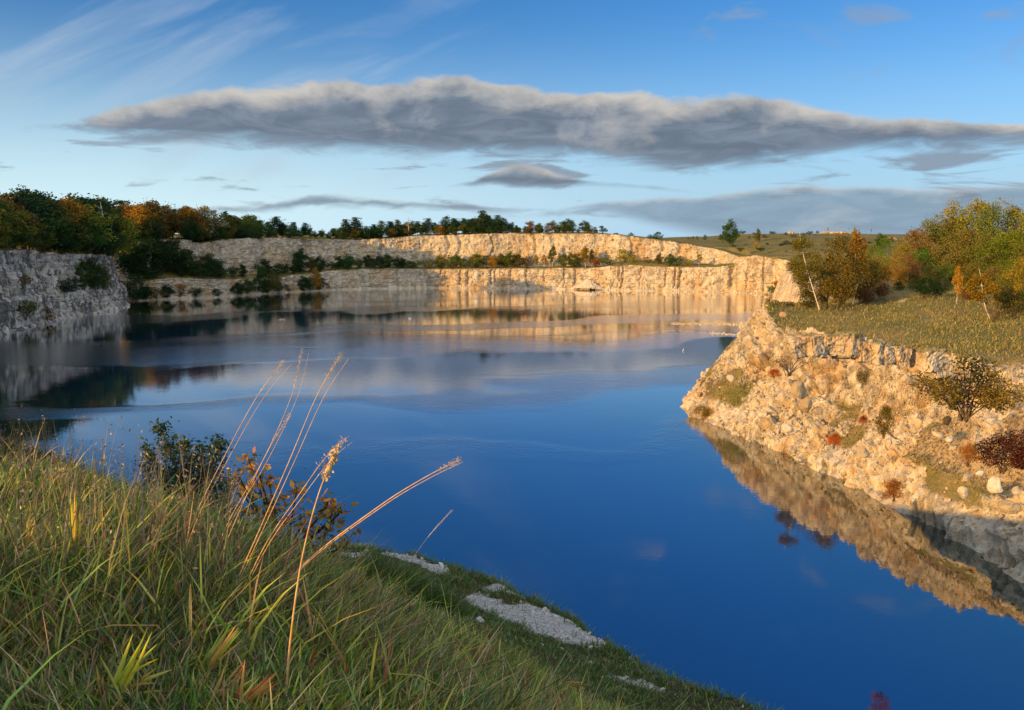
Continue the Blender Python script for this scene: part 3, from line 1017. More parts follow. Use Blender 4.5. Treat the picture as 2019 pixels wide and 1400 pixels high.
LIB = {}
for k in range(5):
    LIB['broad', k] = make_tree('broad', 10, 7.2 + k * 0.5, 100 + k, 4200, 0.40, 0.06, 40)
for k in range(4):
    LIB['pine', k] = make_conifer(10, 4.6 + 0.5 * k, 200 + k, 3200, 0.42, True)
for k in range(3):
    LIB['spruce', k] = make_conifer(10, 4.2 + 0.4 * k, 220 + k, 3200, 0.4, False)
for k in range(4):
    LIB['bush', k] = make_shrub(3, 3.4, 300 + k, 900, 0.24)
for k in range(3):
    LIB['birch', k] = make_tree('birch', 10, 4.0, 400 + k, 3200, 0.28, 0.22, 40, bark=M_BIRCH, tr=0.13, up=0.35, nb=16)
for k in range(6):
    LIB['wood', k] = make_tree('wood', 10, 7.2, 500 + k, 5200, 0.24, 0.10, 34, nb=22, tr=0.2)
for k in range(2):
    LIB['sparse', k] = make_tree('sparse', 10, 6.0, 540 + k, 1500, 0.20, 0.35, 30, nb=30, tr=0.2)
LIB['dead', 0] = make_dead(10, 600, M_DEAD)
LIB['dead', 1] = make_dead(10, 601, M_BIRCH)
for k in range(3):
    LIB['thicket', k] = make_shrub(3, 3.6, 320 + k, 4600, 0.13, nl=26)
LIB['twig', 0] = make_shrub(3, 3.0, 340, 500, 0.12, nst=16, twiggy=True)
LIB['twig', 1] = make_shrub(3, 3.0, 341, 420, 0.12, nst=16, twiggy=True)

def CNAMES():
    g = globals()
    return [(g[a], b) for a, b in (('DG', 'dark green'), ('MG', 'green'), ('OL', 'olive green'), ('YE', 'golden yellow'), ('YG', 'yellow green'), ('OR', 'orange'), ('RU', 'rust red'), ('BR', 'brown'), ('PA', 'pale'), ('PN', 'dark green'),
                                   ('WG', 'olive gold'), ('WY', 'golden'), ('WB', 'bronze brown'), ('WO', 'orange gold')) if a in g]


PLACED = []   # every plant: dict(px, kind, cls, root)


def plant(kind, x, y, z, h, wr=1.0, col=(0.05, 0.08, 0.02), cls='tree', var=None, name=None, tilt=(0, 0), label=None, cat=None, jit=0.12):
    ks = [k for k in LIB if k[0] == kind]
    key = (kind, var) if var is not None else ks[int(rng.integers(len(ks)))]
    a, b = LIB[key]
    base = 3.0 if kind in ('bush', 'thicket', 'twig') else 10.0
    nm = name or {'broad': 'broadleaf_tree', 'wood': 'broadleaf_tree', 'sparse': 'broadleaf_tree', 'pine': 'pine_tree', 'spruce': 'spruce_tree', 'bush': 'shrub', 'thicket': 'shrub', 'twig': 'shrub',
                  'birch': 'birch_tree', 'dead': 'bare_tree'}[kind]
    root = empty(nm, (x, y, z), float(rng.uniform(0, 6.28)) if tilt == (0, 0) else 0.0)
    s = h / base
    root.scale = (s * wr, s * wr, s)
    cname = next((nm_ for c_, nm_ in CNAMES() if tuple(c_) == tuple(col)), 'green')
    col = np.array(col) * (1 + rng.normal(0, jit, 3) * np.array([1, 0.8, 0.6]))
    for src in (a, b):
        c = src.copy()
        COL.objects.link(c)
        c.parent = root
        c.color = (*np.clip(col, 0.003, 1), 1)
    px, py = pix((x, y, z + h * 0.6))
    PLACED.append(dict(px=px, kind=kind, cls=cls, root=root, h=h, cname=cname, label=label, cat=cat))
    return root


DG, MG, OL, YE, YG = (0.030, 0.064, 0.022), (0.055, 0.105, 0.028), (0.105, 0.125, 0.028), (0.34, 0.25, 0.03), (0.18, 0.19, 0.032)
OR, RU, BR, PA = (0.36, 0.17, 0.03), (0.22, 0.115, 0.025), (0.15, 0.11, 0.035), (0.24, 0.20, 0.10)
PN = (0.032, 0.066, 0.034)


def top_line(px):
    return np.interp(px, [-400, -100, 0, 60, 100, 140, 190, 240, 300, 360, 400, 440, 500, 560, 620, 680, 720, 760, 800, 860, 900, 940, 1000, 1020, 1100, 1170],
                     [400, 385, 386, 380, 377, 392, 388, 394, 402, 408, 412, 424, 422, 428, 440, 447, 447, 446, 440, 434, 432, 430, 440, 446, 440, 452])


def wall_edge(px):
    """plan point of the cliff rim behind a picture column"""
    if px < 262:
        x = [pix((p[0], p[1], 0))[0] for p in A_W]
        return np.array([np.interp(px, x, [p[0] for p in A_W]), np.interp(px, x, [p[1] for p in A_W])]), np.array([-0.97, 0.22])
    q, k = at_b(px, BBW[int(np.argmin(np.abs(BPXS - px)))] + 7)
    return q, BN[k]


def on_rim(px, back):
    e, nrm = wall_edge(px)
    e = e + nrm * (7 if px < 262 else 0)
    # slide along the view ray so that the tree keeps its picture column
    d = e / np.linalg.norm(e)
    p = e + d * back
    return p[0], p[1], float(ground_z(p[0], p[1])[0])


def tree_to(px, py_top, back, kind, col, cls, sink=0.4, **kw):
    x, y, z = on_rim(px, back)
    h = aty(px, py_top, y)[2] - z
    return plant(kind, x, y, z - sink, max(h, 2.0) + sink, col=col, cls=cls, **kw)


# wood above the shaded walls: listed showpieces first, then the mass
LISTED = [(30, 397, 6, 'broad', YG), (75, 404, 6, 'broad', YG), (100, 374, 14, 'pine', PN), (22, 382, 12, 'pine', PN), (148, 396, 12, 'broad', OL), (183, 393, 12, 'broad', OR), (212, 402, 8, 'broad', YG), (255, 414, 7, 'broad', YG),
          (243, 392, 16, 'pine', MG), (272, 401, 10, 'broad', YE), (297, 400, 12, 'broad', RU), (330, 402, 10, 'broad', YG), (352, 404, 14, 'broad', YG), (376, 407, 9, 'broad', OR), (402, 412, 12, 'broad', BR), (425, 418, 12, 'broad', BR), (462, 405, 10, 'broad', PA),
          (500, 422, 10, 'broad', OL), (540, 429, 12, 'broad', OL), (240, 398, 3, 'dead', PA)]
for px, t, b, kd, c in LISTED:
    tree_to(px, t, b, kd, c, 'wood_show', var=1 if kd == 'dead' else None, wr=1.25)
for px in np.arange(-380, 700, 11.5):
    p_ = px + rng.normal() * 3
    kd = ['pine', 'pine', 'broad', 'spruce'][int(rng.integers(4))]
    col = {'pine': PN, 'spruce': PN, 'broad': [OL, MG, BR][int(rng.integers(3))]}[kd]
    if px > 500 and kd == 'broad':
        col = [OL, MG][int(rng.integers(2))]
    tree_to(p_, top_line(p_) + rng.normal(2, 4), 20 + rng.uniform(0, 10), kd, col, 'wood_back', wr=1.45)
for px in np.arange(-380, 690, 17):                       # dark front row along the rim
    p_ = px + rng.normal() * 4
    e = 0.45 + 0.2 * rng.random()
    x, y, z = on_rim(p_, 1)
    base = pix((x, y, z))[1]
    tp = base - (base - top_line(p_)) * e
    tree_to(p_, tp, 1 + rng.uniform(0, 3), 'broad', [DG, MG, DG, OL][int(rng.integers(4))], 'wood_front', wr=1.25)
# trees above the sunlit wall
for px, t, b, kd, c in [(708, 432, 3, 'pine', PN), (722, 428, 4, 'pine', PN), (722, 448, 1, 'broad', BR), (742, 446, 4, 'spruce', DG), (764, 436, 4, 'pine', MG), (782, 436, 6, 'pine', PN), (798, 432, 5, 'spruce', MG), (820, 428, 3, 'dead', PA),
                        (832, 436, 8, 'pine', PN), (842, 430, 6, 'pine', PN), (858, 443, 3, 'broad', OR), (868, 427, 7, 'pine', PN), (886, 430, 6, 'pine', PN), (880, 444, 3, 'broad', OL), (904, 440, 3, 'broad', OL), (905, 430, 8, 'pine', PN), (922, 432, 7, 'pine', PN), (942, 415, 4, 'pine', PN),
                        (954, 426, 6, 'pine', PN), (972, 424, 4, 'pine', PN), (984, 430, 5, 'pine', PN), (998, 438, 4, 'spruce', PN), (1006, 444, 5, 'pine', PN), (850, 446, 2, 'bush', OL),
                        (1022, 446, 4, 'broad', OL), (1030, 436, 4, 'broad', RU), (1050, 440, 5, 'broad', OL), (1074, 434, 5, 'broad', BR), (1090, 436, 4, 'broad', OL), (1104, 430, 5, 'broad', MG), (1135, 434, 5, 'broad', MG), (1156, 448, 3, 'bush', MG), (1170, 446, 3, 'bush', MG),
                        (1285, 458, 3, 'bush', MG), (1270, 463, 3, 'bush', DG), (1230, 461, 3, 'bush', DG), (1200, 459, 3, 'bush', OL)]:
    tree_to(px, t, b, kd, c, 'rim', sink=0.3, wr=1.35 if kd in ('pine', 'spruce') else 1.5, var=0 if kd == 'dead' else None)


for px in np.arange(704, 1012, 8.5):
    kd = ['pine', 'pine', 'spruce', 'broad'][int(rng.integers(4))]
    tree_to(px + rng.normal() * 3, top_line(px) + rng.normal(3, 4), rng.uniform(8, 26), kd, {'pine': PN, 'spruce': PN, 'broad': OL}[kd], 'rim_back', sink=0.3, wr=1.5)
for px in np.arange(706, 1165, 13):
    e = 449 - 0.0 * px + rng.normal() * 3
    tree_to(px + rng.normal() * 4, e, rng.uniform(1, 5), 'broad', [OL, MG, DG, BR][int(rng.integers(4))], 'rim_front', sink=0.3, wr=1.7)


# bushes and small trees on the bench of the far wall
def on_bench(px, off=0.5):
    k = int(np.argmin(np.abs(BPXS - px)))
    w = 3.2 + off * (BBW[k] - 2)
    p = BX[k] + BN[k] * w
    return p[0], p[1], BHB[k] + 0.2 + off * (BRISE[k] - 0.2)


for px, t, off, kd, c in [(650, 505, .6, 'broad', DG), (665, 515, .3, 'bush', DG), (683, 505, .7, 'broad', DG), (700, 500, .5, 'broad', MG), (715, 508, .3, 'broad', OL), (735, 502, .7, 'broad', DG), (752, 505, .4, 'broad', DG), (770, 498, .6, 'broad', MG), (788, 505, .4, 'broad', DG), (800, 508, .6, 'broad', DG), (812, 515, .3, 'bush', DG),
                          (826, 512, .5, 'bush', OL), (845, 510, .4, 'bush', OL), (862, 502, .6, 'broad', YG), (885, 505, .4, 'bush', OL), (893, 500, .8, 'broad', OL), (912, 510, .3, 'bush', OL), (935, 496, .6, 'broad', YG), (948, 505, .3, 'bush', OL), (968, 502, .4, 'broad', YE), (985, 498, .5, 'broad', OL), (1000, 494, .4, 'broad', OL),
                          (1015, 500, .5, 'broad', OL), (1030, 508, .3, 'bush', BR), (1052, 500, .4, 'birch', YE), (1068, 500, .5, 'birch', YE), (1080, 482, .7, 'birch', OL), (1105, 500, .3, 'broad', OL), (1116, 496, .5, 'birch', YG), (1128, 500, .4, 'broad', OL), (1140, 486, .5, 'birch', YE), (1150, 484, .3, 'birch', YG), (1158, 490, .6, 'birch', OL),
                          (1168, 508, .3, 'bush', RU), (1190, 505, .5, 'bush', OL), (1222, 492, .8, 'bush', YE), (1245, 505, .4, 'bush', YE), (1272, 507, .5, 'bush', RU), (1295, 500, .5, 'broad', OL), (1315, 500, .5, 'broad', MG), (1330, 505, .3, 'bush', OL), (1352, 510, .4, 'bush', YE), (1374, 498, .4, 'birch', YE),
                          (545, 510, .5, 'broad', DG), (560, 520, .3, 'bush', DG), (615, 490, .6, 'broad', DG), (632, 508, .5, 'broad', OL), (500, 520, .5, 'broad', DG), (430, 500, .5, 'broad', DG), (445, 510, .3, 'broad', MG), (418, 510, .6, 'broad', BR), (350, 470, .8, 'broad', DG), (372, 490, .6, 'broad', DG), (388, 515, .4, 'broad', MG), (480, 525, .4, 'bush', DG),
                          (405, 520, .2, 'bush', DG), (580, 520, .6, 'bush', DG)]:
    x, y, z = on_bench(px, off)
    h = max(aty(px, t, y)[2] - z, 1.2)
    plant(kd, x, y, z - 0.3, h + 0.3, col=c, cls='bench', wr={'broad': 1.25, 'birch': 1.0, 'bush': 1.5}[kd])
for px, t, off, kd, c in [(300, 522, .1, 'broad', DG), (318, 532, .3, 'broad', MG), (360, 522, .2, 'broad', DG), (455, 522, .4, 'broad', OL), (530, 524, .2, 'broad', MG), (595, 522, .4, 'broad', DG), (640, 520, .1, 'broad', DG), (690, 515, .2, 'bush', DG), (742, 512, .2, 'bush', MG)]:
    x, y, z = on_bench(px, off)
    h = max(aty(px, t, y)[2] - z, 1.2)
    plant(kd, x, y, z - 0.3, h + 0.3, col=c, cls='bench', wr=1.15)
for px, pyb, pyt, kd, c in [(285, 594, 560, 'broad', DG), (310, 592, 568, 'bush', BR), (330, 590, 560, 'broad', DG), (385, 588, 566, 'bush', DG), (430, 587, 570, 'bush', DG), (470, 584, 556, 'broad', DG), (490, 583, 548, 'broad', MG), (528, 580, 552, 'broad', BR), (552, 579, 556, 'bush', DG), (572, 577, 562, 'bush', BR), (600, 575, 545, 'broad', DG), (645, 573, 560, 'bush', BR)]:
    k = int(np.argmin(np.abs(BPXS - px)))
    p = BX[k] + BN[k] * 0.8
    plant(kd, p[0], p[1], 0.3, max(aty(px, pyt, p[1])[2] - 0.3, 1.5), wr=1.4, col=c, cls='wall')
# shrubs that grow down the shaded walls, standing at the water or on ledges
for px, pyb, pyt, w, kd, c in [(255, 545, 468, 1.0, 'broad', DG), (275, 540, 470, 1.0, 'broad', DG), (295, 545, 492, 1.0, 'broad', MG), (310, 552, 470, 1.0, 'broad', DG), (330, 520, 462, 1.2, 'broad', DG), (268, 590, 540, 1.0, 'bush', DG), (272, 598, 572, 1.2, 'bush', MG),
                               (520, 585, 540, 1.3, 'broad', DG), (540, 580, 535, 1.2, 'broad', OL), (505, 583, 550, 1.2, 'bush', DG), (625, 572, 530, 1.0, 'broad', OR), (632, 574, 548, 1.1, 'bush', DG), (612, 574, 548, 1.1, 'bush', DG), (365, 575, 556, 1.2, 'bush', OR), (355, 590, 570, 1.2, 'bush', BR)]:
    k = int(np.argmin(np.abs(BPXS - px)))
    zz = aty(px, pyb, BX[k][1] + 1.5)[2]
    off = 1.6 + 0.07 * max(zz, 0) + (8 if zz > 9 else 0)
    p = BX[k] + BN[k] * off
    zz = max(aty(px, pyb, p[1])[2], 0.6)
    h = max(aty(px, pyt, p[1])[2] - zz, 1.2)
    plant(kd, p[0], p[1], zz - 0.6, h + 0.6, wr=w, col=c, cls='wall')
for px, pyb, pyt, off, w, kd, c in [(205, 572, 508, 5.2, 0.9, 'broad', DG), (190, 566, 516, 5.0, 0.9, 'broad', MG), (222, 568, 520, 5.2, 0.9, 'broad', OL), (148, 582, 552, 4.0, 1.2, 'bush', DG), (165, 575, 545, 4.2, 1.2, 'bush', DG), (70, 565, 540, 4.5, 1.6, 'bush', BR), (62, 626, 590, 2.0, 1.0, 'bush', OL), (-10, 575, 470, 7, 0.9, 'broad', DG),
                                    (8, 545, 470, 7.5, 0.9, 'broad', DG), (-30, 600, 500, 6, 1.0, 'broad', MG), (95, 634, 605, 1.8, 1.2, 'bush', BR)]:
    xs = [pix((p[0], p[1], 0))[0] for p in A_PATH[3:14]]
    e = np.array([np.interp(px, xs, [p[j] for p in A_PATH[3:14]]) for j in (0, 1)]) + np.array([-0.97, 0.22]) * off
    zz = max(aty(px, pyb, e[1])[2], 0.5)
    plant(kd, e[0], e[1], zz - 0.5, aty(px, pyt, e[1])[2] - zz + 0.5, wr=w, col=c, cls='leftwall')


# headland and the woods on the right -------------------------------------------------
def prom_ground(x, y):
    return float(prom_h(np.array([x]), np.array([y]))[0][0])


def pg(px, py, y0=66, y1=330):
    return hit(px, py, lambda x, y: ground_z(x, y), y0, y1)


def on_prom(kind, px, pyb, pyt, col, cls, Y=None, **kw):
    if Y is None:
        p = pg(px, pyb)
    else:
        p = aty(px, pyb, Y)
        p[2] = float(ground_z(p[0], p[1])[0])
    h = aty(px, pyt, p[1])[2] - p[2]
    return plant(kind, p[0], p[1], p[2] - 0.15, max(h, 0.5) + 0.15, col=col, cls=cls, **kw)


WG, WY, WB, WO = (0.17, 0.185, 0.03), (0.30, 0.27, 0.03), (0.23, 0.19, 0.05), (0.30, 0.20, 0.035)
for px, pyt, Y, kd, c, w in [(1800, 452, 215, 'wood', WB, 1.0), (1822, 432, 222, 'wood', WG, 1.0), (1848, 408, 225, 'wood', WB, .95), (1868, 398, 230, 'wood', WY, .8), (1893, 396, 226, 'wood', WG, .8), (1912, 394, 222, 'wood', WY, .75), (1938, 402, 215, 'wood', WG, .9), (1955, 388, 228, 'sparse', WB, 1.0), (1985, 408, 220, 'wood', WG, .8),
                             (2012, 402, 205, 'wood', WY, .9), (2045, 398, 210, 'wood', WG, 1.0), (2085, 405, 210, 'wood', WB, 1.0), (1775, 478, 205, 'wood', WO, 1.0), (1790, 500, 195, 'wood', WB, 1.1), (1815, 480, 200, 'wood', WG, 1.1), (1845, 470, 198, 'wood', WB, 1.1), (1870, 455, 202, 'wood', WG, 1.0), (1900, 450, 196, 'wood', WB, 1.0),
                             (1930, 460, 190, 'wood', WG, 1.1), (1960, 470, 185, 'wood', WG, 1.1), (1990, 455, 182, 'wood', WG, 1.1), (2020, 470, 178, 'wood', WG, 1.1), (2060, 470, 172, 'wood', WY, 1.1), (1760, 510, 190, 'wood', WO, 1.0), (1830, 520, 180, 'wood', WB, 1.2), (1860, 515, 178, 'wood', WG, 1.2), (1915, 510, 172, 'wood', WG, 1.2), (1955, 515, 168, 'wood', WB, 1.2),
                             (2000, 500, 165, 'wood', WG, 1.2), (1715, 480, 260, 'wood', WG, .8), (1740, 468, 280, 'wood', WG, .8), (1700, 500, 250, 'wood', WO, .9), (1725, 505, 230, 'wood', WB, .9)]:
    on_prom(kd, px, 600, pyt, c, 'woods', Y=Y, wr=w)
for px, pyt, Y, c in ((1985, 528, 150, WG), (2022, 505, 146, WY), (1972, 560, 146, WB), (2040, 540, 138, WG)):
    on_prom('wood', px, 620, pyt, c, 'woods', Y=Y, wr=1.25)
on_prom('thicket', 1828, 606, 548, (0.020, 0.042, 0.014), 'dark_bush', Y=158, wr=1.35, label='dark green spreading bush on the headland left of the orange birch', cat='bush')
on_prom('thicket', 2002, 632, 560, (0.10, 0.10, 0.022), 'named', Y=134, wr=1.0, label='broad olive green bush at the right edge beside the leaning birch', cat='bush')
on_prom('birch', 1885, 612, 520, (0.46, 0.25, 0.03), 'named', Y=150, wr=0.62, label='slim birch with bright orange crown standing right of the dark bush', cat='tree')
on_prom('thicket', 1905, 612, 568, (0.22, 0.08, 0.02), 'named', Y=154, wr=0.9, label='rust brown bush behind the trunk of the orange birch', cat='bush')
on_prom('thicket', 1745, 592, 560, (0.12, 0.10, 0.02), 'named', Y=185, wr=1.0, label='low olive bush below the small orange tree on the headland crest', cat='bush')
on_prom('birch', 1747, 578, 518, (0.55, 0.25, 0.02), 'named', Y=182, wr=0.8, label='small orange yellow tree at the left foot of the right woods', cat='tree')
on_prom('thicket', 1772, 590, 556, (0.10, 0.085, 0.02), 'named', Y=176, wr=1.1, label='olive bush between the small orange tree and the dark bush', cat='bush')
on_prom('twig', 1958, 660, 590, (0.17, 0.08, 0.04), 'named', Y=128, wr=0.9, label='nearly bare twiggy shrub at the foot of the leaning birch', cat='shrub')
on_prom('wood', 1650, 604, 462, (0.20, 0.15, 0.025), 'named', Y=158, wr=0.92, var=2, label='bushy rust and gold tree between two white birch trunks on headland', cat='tree')
on_prom('wood', 1632, 604, 505, (0.17, 0.13, 0.025), 'named', Y=164, wr=0.7, var=4, label='shorter rusty tree behind the leaning white birch on the headland', cat='tree')
on_prom('wood', 1665, 600, 530, (0.16, 0.09, 0.02), 'named', Y=162, wr=0.9, var=1, label='low rusty tree left of the upright birch on the headland', cat='tree')
on_prom('birch', 1681, 600, 452, (0.25, 0.17, 0.02), 'named', Y=166, wr=0.85, var=1, label='tall upright birch with golden crown, right of the bushy rust tree', cat='tree')
on_prom('wood', 1598, 604, 492, (0.17, 0.15, 0.025), 'named', Y=167, wr=0.8, var=3, label='olive gold tree behind the white trunk of the leaning birch', cat='tree')
on_prom('wood', 1694, 600, 482, (0.22, 0.17, 0.025), 'named', Y=174, wr=0.85, var=5, label='golden tree just right of the tall upright birch', cat='tree')
on_prom('wood', 1722, 598, 512, (0.20, 0.14, 0.03), 'named', Y=180, wr=0.9, var=0, label='lower gold brown tree between upright birch and small orange tree', cat='tree')
on_prom('thicket', 1715, 596, 550, (0.13, 0.085, 0.03), 'named', Y=172, wr=1.1, label='brown bush right of the upright birch near the headland crest', cat='bush')
on_prom('thicket', 1700, 602, 566, (0.16, 0.085, 0.03), 'named', Y=168, wr=0.9, label='small reddish brown bush at the foot of the upright birch', cat='bush')
on_prom('thicket', 1595, 604, 570, (0.07, 0.085, 0.018), 'named', Y=160, wr=0.8, label='green bush at the base of the leaning white birch', cat='bush')


def leaning_birch(px, pyb, Y, pts_px, hw, seed, col, label, leafn=2200, z0=0.30):
    """a birch whose trunk follows a bent line; built at real size"""
    p = aty(px, pyb, Y)
    p[2] = float(ground_z(p[0], p[1])[0]) - 0.2
    cv = [(0, 0, 0)]
    for x, y_ in pts_px:
        q = aty(x, y_, Y)
        cv.append((q[0] - p[0], 0.0, q[2] - p[2]))
    h = cv[-1][2]
    tr, cr = make_tree('birch', h, hw, seed, leafn, 0.26, z0, 26, bark=M_BIRCH, tr=0.115, up=0.35, nb=18, curve=cv)
    root = empty('birch_tree', p)
    for c in (tr, cr):
        COL.objects.link(c)
        c.parent = root
        c.color = (*col, 1)
    tag(root, label, 'tree')


leaning_birch(1617, 606, 158, [(1600, 560), (1588, 520), (1580, 480), (1576, 458)], 7.5, 711, (0.17, 0.14, 0.02), 'tall birch with white trunk leaning left at the water side of headland', 5200)
leaning_birch(1955, 648, 130, [(1944, 610), (1938, 580), (1934, 548), (1930, 528)], 4.6, 712, (0.26, 0.17, 0.02), 'thin leaning birch with white trunk and golden crown right of the orange birch', 3400)

# shrubs on the rock face of the headland
for px, pyb, pyt, kd, c, w, lab, cat in [
        (1905, 822, 708, 'thicket', (0.15, 0.125, 0.03), 1.15, 'large olive bush in the middle of the sunlit rock slope', 'bush'),
        (1880, 800, 725, 'twig', (0.15, 0.09, 0.04), 1.5, 'dry brown shrub at the left side of the large olive bush', 'shrub'),
        (1556, 735, 690, 'twig', (0.17, 0.10, 0.04), 1.5, 'dry brown shrub under the top row of rock blocks', 'shrub'),
        (1526, 742, 726, 'thicket', (0.42, 0.11, 0.02), 1.0, 'tiny orange shrub left below the dry brown shrub', 'shrub'),
        (1742, 858, 800, 'thicket', (0.12, 0.11, 0.02), 0.5, 'narrow yellow green shrub in the gully of the rock slope', 'shrub'),
        (1702, 835, 818, 'thicket', (0.45, 0.13, 0.02), 0.7, 'tiny orange shrub left of the gully on the rock slope', 'shrub'),
        (1645, 880, 852, 'thicket', (0.45, 0.12, 0.02), 0.7, 'small orange shrub low on the slope above the water line', 'shrub'),
        (1908, 915, 872, 'thicket', (0.42, 0.18, 0.03), 0.6, 'slender orange shrub left of the dark red bush', 'shrub'),
        (1762, 983, 945, 'thicket', (0.30, 0.13, 0.025), 0.9, 'rounded orange brown shrub right at the water line', 'shrub'),
        (1386, 826, 796, 'thicket', (0.26, 0.16, 0.02), 0.9, 'yellow shrub at the water on the tip of the headland', 'shrub'),
        (1700, 760, 725, 'thicket', (0.20, 0.13, 0.03), 0.5, 'thin yellowish shrub between the rock pillars', 'shrub'),
        (1515, 705, 690, 'twig', (0.2, 0.06, 0.03), 1.3, 'low reddish shrub below the rock knob', 'shrub')]:
    on_prom(kd, px, pyb, pyt, c, 'named', wr=w, label=lab, cat=cat)
for px, pyb, pyt, c, lab in [(1978, 928, 868, (0.10, 0.030, 0.020), 'dark red leafy bush above the white boulder, left of its twin'), (2014, 918, 850, (0.09, 0.028, 0.020), 'dark red leafy bush cut by the right edge of the photo')]:
    on_prom('thicket', px, pyb, pyt, c, 'named', wr=1.25, label=lab, cat='bush')

# small trees on the far green hill and along the right skyline
for px, pyb, pyt, Y, kd, c, w in [(1438, 486, 430, 545, 'broad', MG, .75), (1493, 480, 450, 600, 'broad', OL, .55), (1491, 494, 478, 520, 'bush', YE, .8), (1425, 476, 456, 600, 'bush', MG, .8), (1390, 474, 463, 640, 'bush', MG, 1.0), (1366, 474, 466, 640, 'bush', BR, .9), (1357, 474, 467, 640, 'bush', BR, .7), (1375, 473, 465, 640, 'bush', OL, .7),
                                  (1520, 462, 456, 740, 'bush', MG, 1.4), (1600, 462, 456, 740, 'bush', DG, 1.2), (1612, 462, 455, 740, 'bush', DG, 1.2), (1632, 470, 447, 720, 'sparse', OR, .6), (1684, 474, 448, 600, 'broad', YE, .6), (1717, 474, 450, 720, 'sparse', BR, .5), (1735, 480, 460, 500, 'broad', MG, .8),
                                  (1760, 474, 468, 640, 'bush', DG, 1.6), (1500, 500, 488, 500, 'bush', DG, 2.0), (1540, 490, 480, 540, 'bush', DG, 2.2), (1570, 495, 486, 520, 'bush', OL, 2.0), (1470, 490, 482, 560, 'bush', OL, 2.0), (1460, 502, 494, 500, 'bush', OL, 1.6), (1550, 502, 494, 495, 'bush', BR, 1.8), (1510, 476, 469, 640, 'bush', OL, 2.2), (1580, 480, 472, 620, 'bush', OL, 2.2),
                                  (1530, 568, 552, 462, 'bush', OR, 1.0), (1520, 585, 562, 460, 'bush', MG, 1.0), (1512, 590, 578, 440, 'bush', OR, 1.2), (1548, 590, 578, 435, 'bush', OR, 1.2)]:
    p = aty(px, pyb, Y)
    z = float(ground_z(p[0], p[1])[0])
    h = max(aty(px, pyt, Y)[2] - z, 1.0)
    if pyb > 530:
        z = max(p[2], 0.4)
        h = aty(px, pyt, Y)[2] - z
    plant(kd, p[0], p[1], z - 0.2, h + 0.2, col=c, cls='farhill', wr=w)
for k in range(34):
    px, Y = rng.uniform(1425, 1760), rng.uniform(500, 735)
    x = (px - CX) / F * Y * 1.0
    z = float(ground_z(x, Y)[0])
    plant('bush', x, Y, z - 0.2, rng.uniform(1.6, 3.4), col=[OL, MG, DG, BR][int(rng.integers(4))], cls='scrub', wr=rng.uniform(1.3, 2.2))
# wood out of frame behind the camera to the left: it shades the left wall like the hill there does
for k in range(16):
    x, y = -150 - rng.uniform(0, 60), 60 + k * 11 + rng.normal() * 3
    plant('broad', x, y, float(terr_h(np.array([x]), np.array([y]))[0]) - 0.3, rng.uniform(13, 18), col=DG, cls='leftrim')
# ------------------------------------------------------------------ rocks
def rock_template(seed, blocky=0.6):
    r = np.random.default_rng(seed)
    bm = bmesh.new()
    q = r.normal(size=(26, 3))
    q /= np.abs(q).max(1)[:, None] ** blocky * np.linalg.norm(q, axis=1)[:, None] ** (1 - blocky)
    q *= r.uniform(0.8, 1.0, (26, 1))
    for v in q * 0.5:
        bm.verts.new(v)
    bmesh.ops.convex_hull(bm, input=bm.verts)
    for v in [v for v in bm.verts if not v.link_faces]:
        bm.verts.remove(v)
    bmesh.ops.triangulate(bm, faces=bm.faces)
    bm.verts.ensure_lookup_table()
    bm.verts.index_update()
    V = np.array([v.co for v in bm.verts])
    T = np.array([[v.index for v in f.verts] for f in bm.faces])
    bm.free()
    return V, T


ROCKS = [rock_template(900 + k, 0.45 + 0.04 * k) for k in range(10)]


def fine_rock(V, T, amp, seed):
    me = bpy.data.meshes.new('r')
    me.from_pydata([tuple(v) for v in V], [], [tuple(map(int, f)) for f in T])
    bm = bmesh.new()
    bm.from_mesh(me)
    bmesh.ops.dissolve_limit(bm, angle_limit=0.2, verts=bm.verts, edges=bm.edges)
    bmesh.ops.bevel(bm, geom=bm.edges, offset=0.06, segments=1, affect='EDGES')
    bmesh.ops.triangulate(bm, faces=bm.faces)
    bmesh.ops.subdivide_edges(bm, edges=bm.edges, cuts=4, use_grid_fill=True)
    bmesh.ops.triangulate(bm, faces=bm.faces)
    bm.verts.index_update()
    V2 = np.array([v.co for v in bm.verts])
    T2 = np.array([[v.index for v in f.verts] for f in bm.faces])
    bm.free()
    bpy.data.meshes.remove(me)
    nrm = V2 / (np.linalg.norm(V2, axis=1)[:, None] + 1e-6)
    f1, f2, cid = worley(V2 * np.array([2.0, 2.0, 4.0]) + seed, seed)
    return V2 + nrm * (amp * fbm(V2 * 3.0 + seed, 4, seed) + amp * 0.9 * (cid - 0.5))[:, None], T2


def box_rock(seed, amp=0.07):
    r_ = np.random.default_rng(seed)
    bm = bmesh.new()
    bmesh.ops.create_cube(bm, size=1.0)
    for v in bm.verts:
        v.co += Vector(r_.normal(0, 0.09, 3))
    bmesh.ops.bevel(bm, geom=bm.edges, offset=0.07, segments=1, affect='EDGES')
    bmesh.ops.subdivide_edges(bm, edges=bm.edges, cuts=7, use_grid_fill=True)
    bmesh.ops.triangulate(bm, faces=bm.faces)
    bm.verts.index_update()
    V = np.array([v.co for v in bm.verts])
    T = np.array([[v.index for v in f.verts] for f in bm.faces])
    bm.free()
    n_ = V / (np.linalg.norm(V, axis=1)[:, None] + 1e-6)
    f1, f2, cid = worley(V * np.array([2.2, 2.2, 3.2]) + seed, seed)
    d = amp * fbm(V * 3.5 + seed, 4, seed) + amp * 1.5 * (cid - 0.5) - amp * 1.6 * np.exp(-((f2 - f1) / 0.08) ** 2)
    return V + n_ * d[:, None], T


